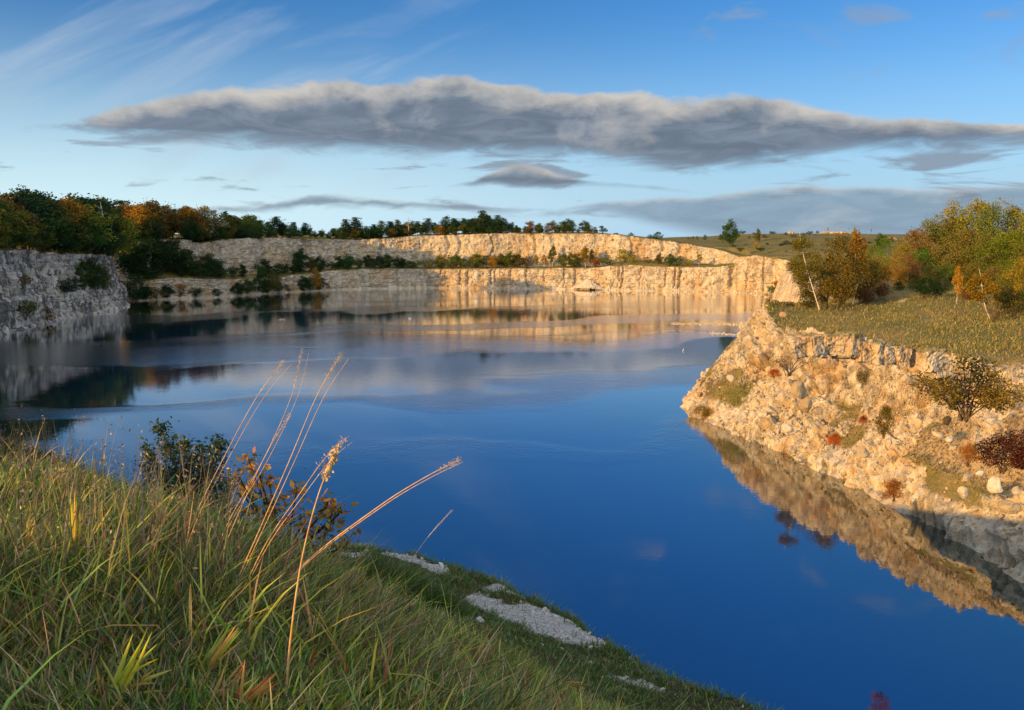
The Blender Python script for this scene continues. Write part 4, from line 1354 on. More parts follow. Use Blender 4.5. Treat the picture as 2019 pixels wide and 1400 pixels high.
def rotm(r):
    q = r.normal(size=4)
    q /= np.linalg.norm(q)
    w, x, y, z = q
    return np.array([[1 - 2 * (y * y + z * z), 2 * (x * y - z * w), 2 * (x * z + y * w)], [2 * (x * y + z * w), 1 - 2 * (x * x + z * z), 2 * (y * z - x * w)], [2 * (x * z - y * w), 2 * (y * z + x * w), 1 - 2 * (x * x + y * y)]])


def scatter_rocks(name, P, S, seed, mat, flat=0.75):
    r = np.random.default_rng(seed)
    mb = MB()
    for p, s in zip(P, S):
        V, T = ROCKS[r.integers(len(ROCKS))]
        sc = s * r.uniform(0.7, 1.3, 3) * np.array([1, 1, flat])
        mb.add((V * sc) @ rotm(r).T * np.array([1, 1, 0.9]) + p, None, T, r.uniform())
    return mb.build(name, mat)


def stone_mat(name, cols, rough=0.95, sc=3.0):
    m, n = newmat(name)
    P = n('NewGeometry', out='Position')
    t = n('Attribute', {}, out='Fac', attribute_name='tint')
    f = n.noise(P, sc, 5, 0.65)
    c = n.mix(t, cols[0], cols[1])
    c = n.mix(n.math('MULTIPLY', n.sm(f, 0.45, 0.75), 0.6), c, cols[2])
    b = n('Bump', {'Strength': 0.7, 'Distance': 0.25 / sc, 'Height': n.noise(P, sc * 4, 4, 0.6)}, out='Normal')
    return finish(m, n, n('BsdfPrincipled', {'Base Color': c, 'Roughness': rough, 'Normal': b, 'Specular IOR Level': 0.15}))


M_STONE = stone_mat('limestone', ((0.30, 0.23, 0.14), (0.62, 0.52, 0.37), (0.40, 0.25, 0.11)))
M_WSTONE = stone_mat('white_limestone', ((0.46, 0.40, 0.31), (0.64, 0.58, 0.48), (0.40, 0.31, 0.2)))
M_GRAVEL = stone_mat('gravel_stone', ((0.40, 0.38, 0.34), (0.62, 0.60, 0.56), (0.3, 0.28, 0.25)), sc=20)
M_DSLAB = plain_mat('dark_rock', (0.10, 0.075, 0.05), 0.9, 0.4, 3)

# rubble over the headland slope
pgx, pgy, pgz = PROM_S


def prom_surf(x, y):
    """height of the displaced headland mesh (nearest sample)"""
    i = np.clip(np.searchsorted(pgx, x), 0, len(pgx) - 1)
    j = np.clip(np.searchsorted(pgy, y), 0, len(pgy) - 1)
    return pgz[i, j]


r = np.random.default_rng(5)
xs, ys = r.uniform(30, 62, 60000), r.uniform(60, 160, 60000)
dd, ins = seg_dist(xs, ys, PROM_IN)
dens = sstep(0.1, 1.0, dd) * sstep(17, 9, dd) * (1.15 - 0.95 * talus_mask(xs, ys))
dens *= 1 - 0.8 * sstep(7.5, 9, dd) * sstep(96, 102, ys)
dens = np.where(dd < 2.0, np.maximum(dens, 0.7), dens)
keep = ins & (r.uniform(size=60000) < dens * 0.095)
xs, ys = xs[keep], ys[keep]
sz = np.clip(r.lognormal(-1.25, 0.55, len(xs)), 0.14, 1.15)
P = np.stack([xs, ys, prom_surf(xs, ys) + sz * 0.08], 1)
tag(scatter_rocks('rubble', P, sz, 6, M_STONE), kind='stuff')

# single boulders that can be picked out
BOULD = [(1962, 958, 1.7, 'w', 'large pale pointed boulder below the dark red bush', 1.25), (1906, 938, 1.3, 's', 'grey brown boulder left of the large pale pointed boulder', 0.7), (1898, 972, 1.2, 'w', 'tall narrow pale stone on the slope below the grey brown boulder', 1.5), (1932, 930, 0.9, 'w', 'white boulder at the left foot of the dark red bush', 1.0),
         (1700, 888, 1.7, 's', 'long pale slab of rock low on the slope near the water line', 0.55), (1553, 842, 1.5, 'w', 'bright white broken boulder in the middle of the lower slope', 0.8), (1518, 802, 1.5, 's', 'flat tilted pale stone on the left part of the rubble slope', 0.45), (1508, 812, 0.9, 'w', 'small white stone under the flat tilted stone', 0.8),
         (1848, 852, 1.2, 's', 'flat pale stone below the dry brown shrub and large olive bush', 0.5), (1872, 862, 1.1, 'w', 'pale stone right of the flat stone below the large olive bush', 0.8), (1802, 845, 1.0, 's', 'upright pale stone right of the narrow gully shrub', 1.2), (1575, 770, 1.6, 's', 'upper of two upright rock blocks on the middle of slope', 1.5),
         (1588, 800, 1.5, 's', 'lower of two upright rock blocks on the middle of slope', 1.4), (1612, 808, 1.3, 's', 'pale boulder right of the two upright rock blocks', 0.8), (1440, 742, 1.0, 'w', 'small white boulder high on the left part of rubble slope', 0.8), (1701, 664, 0.9, 'w', 'single rounded stone on the cliff edge above the rock row', 0.8), (2003, 965, 1.1, 'w', 'pale boulder right of the large pointed boulder', 1.0), (1990, 1000, 2.2, 's', 'big pale rock mass above the shadow line at right edge', 0.8)]
for px, py, s, k, lab, el_ in BOULD:
    p = pg(px, py + 6, 62, 200)
    V, T = ROCKS[int(r.integers(len(ROCKS)))]
    V, T = fine_rock(V, T, 0.07, int(px) % 97)
    s *= 0.66
    a = r.uniform(0, 6.28)
    R = np.array([[math.cos(a), -math.sin(a), 0], [math.sin(a), math.cos(a), 0], [0, 0, 1]])
    tilt = 0.45 if el_ < 0.6 else 0.15
    R2 = np.array([[1, 0, 0], [0, math.cos(tilt), -math.sin(tilt)], [0, math.sin(tilt), math.cos(tilt)]])
    v = (V * s * np.array([1.15, 0.9, el_])) @ R.T @ R2.T
    o = mk('boulder', v, T, M_WSTONE if k == 'w' else M_STONE, attrs={'tint': np.full(len(v), r.uniform())})
    o.location = (p[0], p[1], max(float(prom_surf(p[0], p[1])), p[2]) + s * el_ * 0.22)
    tag(o, lab, 'boulder', 'boulders on the sunlit slope')
# row of jointed blocks along the upper edge of the rock face
ROW = [(1547, 664, 1.9), (1572, 664, 2.6), (1603, 660, 1.6), (1625, 664, 1.9), (1650, 667, 1.9), (1676, 672, 1.8), (1700, 676, 1.7), (1722, 680, 1.6), (1745, 684, 1.6), (1800, 696, 2.4), (1826, 702, 1.8)]
for k, (px, py, s) in enumerate(ROW):
    p = pg(px, py, 62, 200)
    V, T = box_rock(950 + k)
    V = V * np.array([1.1, 1, 1.15])
    s = min(s, 2.0) * 0.80
    a = math.radians(12 + 10 * r.normal())
    R = np.array([[math.cos(a), -math.sin(a), 0], [math.sin(a), math.cos(a), 0], [0, 0, 1]])
    v = (V * s * np.array([0.95, 1.15, 1.0])) @ R.T
    o = mk('rock_block', v, T, M_CLIFF_P, attrs={'tint': np.full(len(v), 0.5), 'cover': 0.55 * sstep(0.38, 0.5, v[:, 2] / s), 'soil': np.zeros(len(v))})
    o.location = (p[0] + 1.15, p[1] + 0.2, p[2] - 0.7)
    words = ['first', 'second', 'third', 'fourth', 'fifth', 'sixth', 'seventh', 'eighth', 'ninth', 'tenth', 'last']
    tag(o, f'{words[k]} from the left of the squared rock blocks along the cliff edge', 'rock', 'rock blocks along the cliff edge')
p = pg(1867, 832)
V, T = ROCKS[3]
o = mk('boulder', V * np.array([0.9, 0.5, 0.9]), T, M_DSLAB)
o.location = (p[0], p[1], p[2] + 0.1)
o.rotation_euler = (0.3, 0.4, 0.5)
tag(o, 'small dark slab sticking out of the earth slope right of the olive bush', 'rock')

# stone spits in the water, broken rock at the far wall
P, S = [], []
for k in range(230):
    t = r.uniform()
    x = 1322 + 150 * t
    w = onz(x, 638 + 3 * t + r.normal() * 0.8, 0)
    P.append((w[0], w[1] + r.normal() * 1.6, 0.0)); S.append(r.uniform(0.25, 0.75))
for k in range(110):
    t = r.uniform()
    w = onz(1402 + 50 * t, 657 + 3 * t + r.normal() * 1.0, 0)
    P.append((w[0], w[1] + r.normal() * 1.2, 0.0)); S.append(r.uniform(0.2, 0.6))
tag(scatter_rocks('stone_spit_rubble', np.array(P), np.array(S), 8, M_WSTONE, 0.6), kind='stuff')
P, S = [], []
k0 = int(np.argmin(np.abs(BPXS - 1162)))
for k in range(1500):
    px = 1162 + r.normal() * 16
    kk = int(np.argmin(np.abs(BPXS - px)))
    hgt = max(0, 5.5 * (1 - abs(px - 1158) / 36)) 
    off = r.uniform(-4.5, 1.5) * (hgt / 5.5) + 1
    z = hgt * (1 - (1.5 - off) / 6.5)
    p = BX[kk] + BN[kk] * off
    P.append((p[0], p[1], max(z - 0.4, 0) + 0.2)); S.append(r.uniform(0.7, 2.0))
tag(scatter_rocks('talus_heap', np.array(P), np.array(S), 9, M_WSTONE), kind='stuff')
# pale crags on the far hill
for px, py, Y, w, h, lab in [(1558, 470, 700, 6, 3, 'single pale crag on the green far hill, left of the long crag'), (1650, 470, 720, 20, 2.6, 'long pale crag on the far skyline behind the birch tops'), (1622, 468, 735, 6, 2, 'low pale crag at the left end of the long skyline crag'), (1757, 476, 620, 8, 3, 'small pale crag on the skyline left of the right woods')]:
    p = aty(px, py, Y)
    z = float(terr_h(np.array([p[0]]), np.array([Y]))[0])
    mb = MB()
    for k in range(max(5, int(w))):
        V, T = ROCKS[k % 10]
        u = r.uniform(-0.5, 0.5)
        mb.add(V * np.array([w * 0.3, 3, h * r.uniform(0.7, 1.2)]) + np.array([u * w, r.normal(), h * 0.3 * (1 - abs(u))]), None, T, r.uniform())
    o = mb.build('rock_outcrop', M_STONE)
    o.location = (p[0], Y, z + 0.3)
    tag(o, lab, 'crag', 'pale crags on the far hill')

# ------------------------------------------------------------------ birds and people
M_WHITE = plain_mat('white_feathers', (0.8, 0.78, 0.74), 0.7)
M_DUCK = plain_mat('pale_feathers', (0.62, 0.55, 0.46), 0.7, 0.4, 20)
M_BEAK = plain_mat('beak', (0.6, 0.2, 0.03), 0.5)
def bird(px, py, L, mat, lab, ang, name, cat):
    w = onz(px, py, 0)
    P = bez([(-0.55, 0, 0.16), (-0.38, 0, 0.11), (-0.1, 0, 0.10), (0.2, 0, 0.12), (0.33, 0, 0.24), (0.34, 0, 0.42), (0.42, 0, 0.52), (0.5, 0, 0.5)], 22) * L
    R = np.interp(np.linspace(0, 1, 22), [0, .12, .3, .48, .58, .7, .84, .92, 1], [0.015, 0.10, 0.18, 0.16, 0.075, 0.045, 0.06, 0.05, 0.012]) * L
    root = empty(name, (w[0], w[1], 0.0), ang)
    mb = MB()
    mb.add(*tube(P, R, 10))
    mb.build('body', mat, True, root)
    mb = MB()
    mb.add(*tube(np.array([(0.48, 0, 0.5), (0.56, 0, 0.475), (0.63, 0, 0.465)]) * L, np.array([0.028, 0.02, 0.006]) * L, 6))
    mb.build('beak', M_BEAK, True, root)
    tag(root, lab, cat)


bird(1347, 692, 1.1, M_WHITE, 'white swan alone on the water left of the headland', 1.2, 'swan', 'swan')
bird(553, 630.5, 1.25, M_DUCK, 'left one of two pale ducks on the dark water', 0.6, 'duck', 'duck')
bird(559.5, 630.5, 1.25, M_DUCK, 'right one of two pale ducks on the dark water', 0.2, 'duck', 'duck')
bird(808, 629, 1.3, M_WHITE, 'white bird swimming on the reflection of the sunlit cliff', 2.6, 'swan', 'swan')

M_SKIN = plain_mat('skin', (0.55, 0.33, 0.22), 0.6)
M_JACK = plain_mat('dark_red_jacket', (0.20, 0.02, 0.015), 0.85, 0.2, 12)
M_TROU = plain_mat('dark_trousers', (0.03, 0.03, 0.04), 0.85)
M_HAIR = plain_mat('brown_hair', (0.06, 0.035, 0.02), 0.7)


def skinned(name, joints, bones, radii, parent, matfn, mats):
    me = bpy.data.meshes.new(name + '_skeleton')
    me.from_pydata([tuple(j) for j in joints], bones, [])
    o = bpy.data.objects.new(name, me)
    COL.objects.link(o)
    md = o.modifiers.new('Skin', 'SKIN')
    for k, v in enumerate(me.skin_vertices[0].data if me.skin_vertices else []):
        v.radius = (radii[k], radii[k])
    if not me.skin_vertices:
        bpy.context.view_layer.objects.active = o
    sub = o.modifiers.new('Subdivision', 'SUBSURF')
    sub.levels = sub.render_levels = 2
    return o


def person(px, py, lab, turn):
    p = aty(px, py, 157.0)
    p[2] = max(float(prom_surf(p[0] + a_, p[1] + b_)) for a_ in (-0.2, 0, 0.2) for b_ in (-0.2, 0, 0.2))
    print('PERSON', p, pix(p))
    root = empty('person', (p[0], p[1], p[2] - 0.05), turn)
    # seated on the ground: pelvis, spine, neck, head, arms round the drawn-up knees
    J = [(0, 0, 0.13), (0.02, 0, 0.30), (0.06, 0, 0.50), (0.10, 0, 0.60), (0.12, 0, 0.70), (0.14, 0, 0.82), (0.13, 0, 0.90)]
    B = [(0, 1), (1, 2), (2, 3), (3, 4), (4, 5), (5, 6)]
    R = [0.15, 0.135, 0.15, 0.075, 0.06, 0.105, 0.07]
    for s in (-1, 1):
        i = len(J)
        J += [(0.05, 0.10 * s, 0.13), (0.42, 0.13 * s, 0.46), (0.52, 0.12 * s, 0.06), (0.66, 0.13 * s, 0.04)]
        B += [(0, i), (i, i + 1), (i + 1, i + 2), (i + 2, i + 3)]
        R += [0.10, 0.07, 0.048, 0.04]
        i = len(J)
        J += [(0.08, 0.19 * s, 0.54), (0.24, 0.23 * s, 0.34), (0.44, 0.10 * s, 0.42), (0.50, 0.04 * s, 0.42)]
        B += [(2, i), (i, i + 1), (i + 1, i + 2), (i + 2, i + 3)]
        R += [0.062, 0.048, 0.036, 0.03]
    me = bpy.data.meshes.new('figure')
    bm = bmesh.new()
    sk = bm.verts.layers.skin.verify()
    vs = []
    for j, rr in zip(J, R):
        v = bm.verts.new(j)
        v[sk].radius = (rr, rr)
        vs.append(v)
    vs[0][sk].use_root = True
    for a, b in B:
        bm.edges.new((vs[a], vs[b]))
    bm.to_mesh(me)
    bm.free()
    tmp = bpy.data.objects.new('figure', me)
    COL.objects.link(tmp)
    tmp.modifiers.new('Skin', 'SKIN')
    s2 = tmp.modifiers.new('Subdivision', 'SUBSURF')
    s2.levels = s2.render_levels = 2
    dg = bpy.context.evaluated_depsgraph_get()
    me2 = bpy.data.meshes.new_from_object(tmp.evaluated_get(dg))
    bpy.data.objects.remove(tmp)
    me2.materials.clear()
    for m_ in (M_SKIN, M_JACK, M_TROU):
        me2.materials.append(m_)
    for f in me2.polygons:
        c = f.center
        f.use_smooth = True
        f.material_index = 0 if c.z > 0.64 or (c.x > 0.42 and abs(c.y) < 0.09 and c.z > 0.36) else (1 if (c.x < 0.3 and c.z > 0.22) or (abs(c.y) > 0.16 and c.z > 0.25 and c.x < 0.36) else 2)
    body = bpy.data.objects.new('body', me2)
    COL.objects.link(body)
    body.parent = root
    mb = MB()
    P_ = bez([(0.06, 0, 0.74), (0.05, 0, 0.84), (0.10, 0, 0.93), (0.17, 0, 0.92)], 8)
    mb.add(*tube(P_, [0.05, 0.09, 0.105, 0.11, 0.11, 0.10, 0.08, 0.03], 10))
    mb.build('hair', M_HAIR, True, root)
    tag(root, lab, 'person')


person(1517, 611, 'person in dark red jacket sitting on top of the rock knob', 2.6)
p = pg(1543, 626)
V, T = ROCKS[5]
o = mk('boulder', V * np.array([0.6, 0.45, 0.5]), T, stone_mat('orange_stone', ((0.42, 0.27, 0.16), (0.42, 0.27, 0.16), (0.40, 0.15, 0.05))), attrs={'tint': np.full(len(V), 0.5)})
o.location = (p[0], p[1], p[2] + 0.25)
tag(o, 'small pale orange rock on the grass right of the seated person', 'rock')


# ------------------------------------------------------------------ grass
def blades(P, H, Wd, lean, col, seed, bend=0.5):
    """P (n,3) roots, H heights, Wd widths, lean (n,2) tip offset in units of height, col (n,3)"""
    r = np.random.default_rng(seed)
    n = len(P)
    a = r.uniform(0, 6.28, n)
    side = np.stack([np.cos(a), np.sin(a), np.zeros(n)], 1) * (Wd * 0.5)[:, None]
    out = []
    for t, w in ((0.0, 0.75), (0.4, 1.0), (0.75, 0.7), (1.0, 0.0)):
        c = P + np.stack([lean[:, 0] * H * (t * (1 - bend) + bend * t * t), lean[:, 1] * H * (t * (1 - bend) + bend * t * t), H * (t - 0.28 * bend * t * t * np.linalg.norm(lean, axis=1))], 1)
        if w > 0:
            out += [c - side * w, c + side * w]
        else:
            out += [c]
    V = np.stack(out, 1).reshape(-1, 3)
    b = np.arange(n)[:, None] * 7
    Q = np.concatenate([b + np.array([[0, 1, 3, 2]]), b + np.array([[2, 3, 5, 4]])])
    T = b + np.array([[4, 5, 6]])
    return V, Q, T, np.repeat(col, 7, 0)


def grass_obj(name, sets, loc=None, parent=None):
    V, Q, T, C, n = [], [], [], [], 0
    for v, q, t, c in sets:
        V.append(v); Q.append(q + n); T.append(t + n); C.append(c); n += len(v)
    return mk(name, np.concatenate(V), [np.concatenate(Q), np.concatenate(T)], M_BLADE, False, parent, {'col': np.concatenate(C)}, loc=loc)


def palette(n, cols, w, r, j=0.22):
    k = r.choice(len(cols), n, p=np.array(w) / np.sum(w))
    c = np.array(cols)[k]
    return np.clip(c * (1 + r.normal(0, j, (n, 1))) * (1 + r.normal(0, 0.08, (n, 3))), 0.004, 1)


GG, GY_, GD, GB, GR, GK = (0.095, 0.185, 0.022), (0.27, 0.29, 0.03), (0.44, 0.33, 0.16), (0.22, 0.13, 0.06), (0.30, 0.06, 0.025), (0.050, 0.10, 0.018)


def wind(P, s=0.5, seed=1):
    return np.stack([0.14 + 0.45 * N2(P[:, 0], P[:, 1], s, 3, seed), 0.05 + 0.35 * N2(P[:, 0], P[:, 1], s, 3, seed + 5)], 1)


r = np.random.default_rng(21)


def sample_view(n, d0, d1, pw, margin=260):
    """plan points spread over the view wedge, denser near the camera"""
    u = r.uniform(size=n)
    d = (d0 ** (1 - pw) + u * (d1 ** (1 - pw) - d0 ** (1 - pw))) ** (1 / (1 - pw))
    px = r.uniform(-margin, 2019 + margin * 0.3, n)
    x = (px - CX) / F * d * 1.07
    return x, d


sets = []
x, y = sample_view(150000, 1.7, 34, 1.25)
z, sd_ = near_surf(x, y)
g = gravel_mask(x, y, z)
ok = (sd_ > 0.0) & (r.uniform(size=len(x)) > g * 1.25)
x, y, z, sd_ = x[ok], y[ok], z[ok], sd_[ok]
P = np.stack([x, y, z], 1)
d = np.sqrt(x * x + y * y)
ledge = sstep(19.6, 18.6, z)
px_, py_ = CX + F * x / (y * CP + 12 * SP), 0
dry = np.clip(0.45 + 0.55 * N2(x, y, 0.35, 3, 51) + 0.30 * sstep(4.5, 8, d) * sstep(-0.2, -0.45, x / np.maximum(y, 1)) - 0.35 * ledge, 0.03, 0.95)
ptc = N2(x, y, 0.8, 4, 55)
n_ = len(x)
isd = r.uniform(size=n_) < dry * 0.62
H = r.uniform(0.06, 0.20, n_) * (1 + 0.8 * np.maximum(ptc, 0)) * (1 - 0.5 * ledge)
H = np.where(isd, H * 1.15, H)
tall = (r.uniform(size=n_) < 0.025) & (ledge < 0.5)
H = np.where(tall, H * 2.0, H) * (0.45 + 0.55 * sstep(1.8, 4.0, d))
Wd = (0.0050 + 0.0010 * d) * r.uniform(0.6, 1.3, n_) * np.where(isd, 0.75, 1)
cg = palette(n_, [GG, GY_, GK], [1.0, 0.55, 0.55], r)
cd_ = palette(n_, [GD, GB, GR, GY_], [0.75, 0.8, 0.05, 0.35], r)
cl_ = palette(n_, [GK, GG, GY_, GB], [1.0, 0.8, 0.25, 0.25], r)
col = np.where(isd[:, None], cd_, np.where((ledge > 0.5)[:, None], cl_, cg))
pt2 = N2(x, y, 0.55, 4, 151)[:, None]
col = np.clip(col * 1.22, 0, 0.7)
col = np.where(pt2 > 0, col * (1 + np.minimum(pt2, 0.5) * np.array([1.5, 1.5, 0.5])), col * (1 + np.maximum(pt2, -0.5) * np.array([0.35, 1.0, 0.8])))
ln = wind(P, 0.6, 3) + r.normal(0, 0.55, (n_, 2))
sets.append(blades(P, H, Wd, ln, col, 31))
# broad weed leaves between the blades
x, y = sample_view(520, 2.8, 12, 1.2)
kx, ky = np.repeat(x, 9) + r.normal(0, 0.05, 520 * 9), np.repeat(y, 9) + r.normal(0, 0.05, 520 * 9)
kz, _ = near_surf(kx, ky)
C_ = np.stack([kx, ky, kz + r.uniform(0.03, 0.17, len(kx))], 1)
V, Q, _, t_ = leaf_quads(C_, np.repeat(r.uniform(0.014, 0.034, 520), 9), r, 0.25, 0.5)
wc = np.repeat(palette(520, [(0.07, 0.15, 0.03), (0.16, 0.22, 0.04), (0.22, 0.05, 0.025), (0.34, 0.20, 0.05)], [1, 0.8, 0.35, 0.3], r), 9, 0)
sets.append((V, Q, np.zeros((0, 3), int), np.repeat(wc, 4, 0)))
x, y = sample_view(3400, 2.0, 10, 1.25)
z, sd_ = near_surf(x, y)
P = np.stack([x, y, z], 1)
clump = N2(x, y, 1.3, 3, 66)
P = P[clump > -0.05]
n_ = len(P)
Hb = r.uniform(0.16, 0.42, n_)
sets.append(blades(P, Hb, r.uniform(0.006, 0.013, n_), wind(P, 0.6, 3) * 1.2 + r.normal(0, 0.6, (n_, 2)), palette(n_, [(0.36, 0.40, 0.04), (0.55, 0.50, 0.06), (0.20, 0.30, 0.03), (0.60, 0.32, 0.09), (0.36, 0.09, 0.04)], [1, 0.7, 0.9, 0.3, 0.12], r), 35, 0.8))
x, y = r.uniform(-8, 12, 130000), r.uniform(15, 34.5, 130000)
z, sd_ = near_surf(x, y)
g = gravel_mask(x, y, z)
cush = N2(x, y, 0.9, 4, 57)
ok = (sd_ > -0.02) & (z < 20.5) & (r.uniform(size=len(x)) > g * 1.12) & (r.uniform(size=len(x)) < 0.2 + 0.9 * sstep(-0.25, 0.2, cush) + 0.5 * sstep(1.2, 0.3, sd_))
x, y, z, cush = x[ok], y[ok], z[ok], cush[ok]
n_ = len(x)
P = np.stack([x, y, z - 0.02], 1)
H = r.uniform(0.07, 0.18, n_) * (1 + 1.4 * np.maximum(cush, 0) + 0.9 * sstep(1.6, 0.4, sd_[ok]))
sets.append(blades(P, H, r.uniform(0.016, 0.034, n_), wind(P, 0.6, 3) + r.normal(0, 0.6, (n_, 2)), palette(n_, [(0.085, 0.18, 0.03), (0.13, 0.22, 0.035), (0.22, 0.21, 0.05), (0.20, 0.13, 0.06)], [1, 0.8, 0.3, 0.25], r), 33))
tag(grass_obj('grass', sets), kind='stuff')
# tall thin flowering grass on the crest, seen against the water
x, y = sample_view(2600, 3.2, 15, 1.01, 300)
z, sd_ = near_surf(x, y)
P = np.stack([x, y, z], 1)
pxy = np.array([pix(q) for q in P])
cr = sstep(560, 430, pxy[:, 0]) * sstep(0.1, 0.5, N2(x, y, 0.5, 3, 81) + 0.55)
ok = (r.uniform(size=len(x)) < cr) & (z > 22)
P = P[ok]
n_ = len(P)
H = r.uniform(0.35, 0.75, n_)
Wd = r.uniform(0.004, 0.008, n_)
col = palette(n_, [(0.30, 0.25, 0.15), (0.18, 0.15, 0.08), (0.16, 0.15, 0.05)], [1, 0.8, 0.6], r)
ln = wind(P, 0.5, 9) * 0.6 + r.normal(0, 0.16, (n_, 2))
s1 = blades(P, H, Wd, ln, col, 41, 0.6)
tip = P + np.stack([ln[:, 0] * H, ln[:, 1] * H, H * (1 - 0.17 * np.linalg.norm(ln, axis=1))], 1)
hd = r.integers(0, n_, n_ * 5)
q = tip[hd] + np.stack([r.normal(0, 0.008, len(hd)), r.normal(0, 0.008, len(hd)), r.uniform(-0.14, 0.01, len(hd))], 1)
V, Q, _, t_ = leaf_quads(q, 0.022, r, 0.0, 0.4)
colh = np.repeat(palette(len(hd), [(0.32, 0.26, 0.17), (0.22, 0.17, 0.10)], [1, 1], r), 4, 0)
tag(grass_obj('dry_grass', [s1, (V, Q, np.zeros((0, 3), int), colh)]), kind='stuff')
# meadow tufts on the headland and the plateau rims
x, y = r.uniform(44, 125, 130000), r.uniform(80, 215, 130000)
pz, pdist = prom_h(x, y)
zz = prom_surf(x, y)
ptc = N2(x, y, 0.09, 4, 95)
ok = (zz > 13.6) & (pdist > 9) & (r.uniform(size=len(x)) < 0.35 + 0.6 * sstep(-0.3, 0.3, ptc)) & (np.sqrt(x * x + y * y) < 215)
path_d, _ = seg_dist(x, y, PATH, closed=False)
ok &= (path_d > 0.45)
P = np.stack([x, y, zz - 0.03], 1)[ok]
n_ = len(P)
H = r.uniform(0.18, 0.55, n_) * (1 + 0.5 * np.maximum(ptc[ok], 0))
col = palette(n_, [(0.33, 0.25, 0.06), (0.19, 0.21, 0.04), (0.36, 0.26, 0.08), (0.14, 0.18, 0.03)], [1.0, 0.8, 0.9, 0.4], r)
near_edge = sstep(15, 10, pdist[ok])[:, None]
s1 = blades(P, H, r.uniform(0.05, 0.12, n_), wind(P, 0.2, 7) + r.normal(0, 0.35, (n_, 2)), col * (1 - near_edge) + near_edge * col * np.array([1.25, 1.0, 0.9]), 51)
# sparse brown tufts on the talus
x, y = r.uniform(31, 62, 44000), r.uniform(62, 150, 44000)
pz, pdist = prom_h(x, y)
ok = (pdist > 2.5) & (pz < 14.5) & (r.uniform(size=len(x)) < 0.06 + 0.9 * talus_mask(x, y))
P = np.stack([x, y, prom_surf(x, y) - 0.03], 1)[ok]
n_ = len(P)
col = palette(n_, [(0.24, 0.15, 0.045), (0.15, 0.11, 0.035), (0.30, 0.20, 0.08), (0.12, 0.12, 0.025)], [1.0, 0.9, 0.6, 0.4], r)
s2 = blades(P, r.uniform(0.15, 0.42, n_), r.uniform(0.05, 0.13, n_), wind(P, 0.2, 7) + r.normal(0, 0.5, (n_, 2)), col, 53)
tag(grass_obj('meadow_grass', [s1, s2]), kind='stuff')

# gravel on the ledge
x, y = r.uniform(-6, 12, 90000), r.uniform(16, 34, 90000)
g = gravel_mask(x, y, np.full(x.shape, 17.8))
ok = r.uniform(size=len(x)) < g * 0.13 + 0.003
x, y = x[ok], y[ok]
z, sd_ = near_surf(x, y)
ok = (sd_ > 0.15) & (z < 19.5)
sz = np.clip(r.lognormal(-2.8, 0.6, ok.sum()), 0.025, 0.3)
tag(scatter_rocks('gravel', np.stack([x[ok], y[ok], z[ok] + sz * 0.1], 1), sz, 12, M_GRAVEL), kind='stuff')


# ------------------------------------------------------------------ foreground plants one can point at
def nhit(px, py):
    return hit(px, py, lambda a, b: near_h(a, b), 1.6, 40)


M_STALK = plain_mat('dry_stalk', (0.70, 0.50, 0.24), 0.6, 0.35, 30, 0.4, (0.50, 0.26, 0.09))
M_STALKP = plain_mat('pale_stalk', (0.66, 0.55, 0.38), 0.6, 0.2, 30, 0.4)
M_HEAD = plain_mat('seed_head', (0.66, 0.48, 0.24), 0.8, 0.3, 60)


def stalk(pts, rad, lab, head=None, pale=False, dd=0.0, twin=None):
    """a dry stalk through picture columns: first point on the ground, the rest at about the same distance"""
    b = nhit(*pts[0])
    W = [b + np.array([0, 0, -0.03])]
    L = len(pts) - 1
    for k, q in enumerate(pts[1:]):
        W.append(aty(q[0], q[1], b[1] + dd * (k + 1) / L))
    W = np.array(W)
    P = bez(W, 7 * len(W))
    root = empty('grass_stalk', b)
    mb = MB()
    R = rad * 0.62 * np.linspace(1, 0.3, len(P))
    mb.add(*tube(P - b, R, 6))
    if twin:
        P2 = bez(W + np.linspace(0, 1, len(W))[:, None] * np.array([twin, 0.03, -0.02]) + np.array([0.004, 0.01, 0]), 7 * len(W))
        mb.add(*tube(P2 - b, R * 0.75, 6))
    mb.build('stem', M_STALKP if pale else M_STALK, True, root)
    if head:
        hb_ = MB()
        t0, hr, kind = head
        i0 = int(t0 * (len(P) - 1))
        S = P[i0:] - b
        rr = np.random.default_rng(int(abs(pts[0][0]) * 7 + pts[0][1]))
        if kind == 'spike':
            n_ = len(S)
            hb_.add(*tube(S, hr * np.interp(np.linspace(0, 1, n_), [0, .15, .6, 1], [.5, 1, .8, .25]), 8))
            m = 150
            k = rr.integers(0, n_ - 1, m)
            c = S[k] + rr.normal(size=(m, 3)) * hr * 0.75
            hb_.add(*leaf_quads(c, hr * 1.6, rr, -0.6, 0.45))
        else:
            m = 170
            k = rr.integers(0, len(S), m)
            c = S[k] + rr.normal(size=(m, 3)) * hr
            hb_.add(*leaf_quads(c, hr * 1.5, rr, -0.4, 0.18))
        hb_.build('seed_head', M_HEAD, False, root)
    tag(root, lab, 'grass stalk', 'dry grass stalks in the foreground')


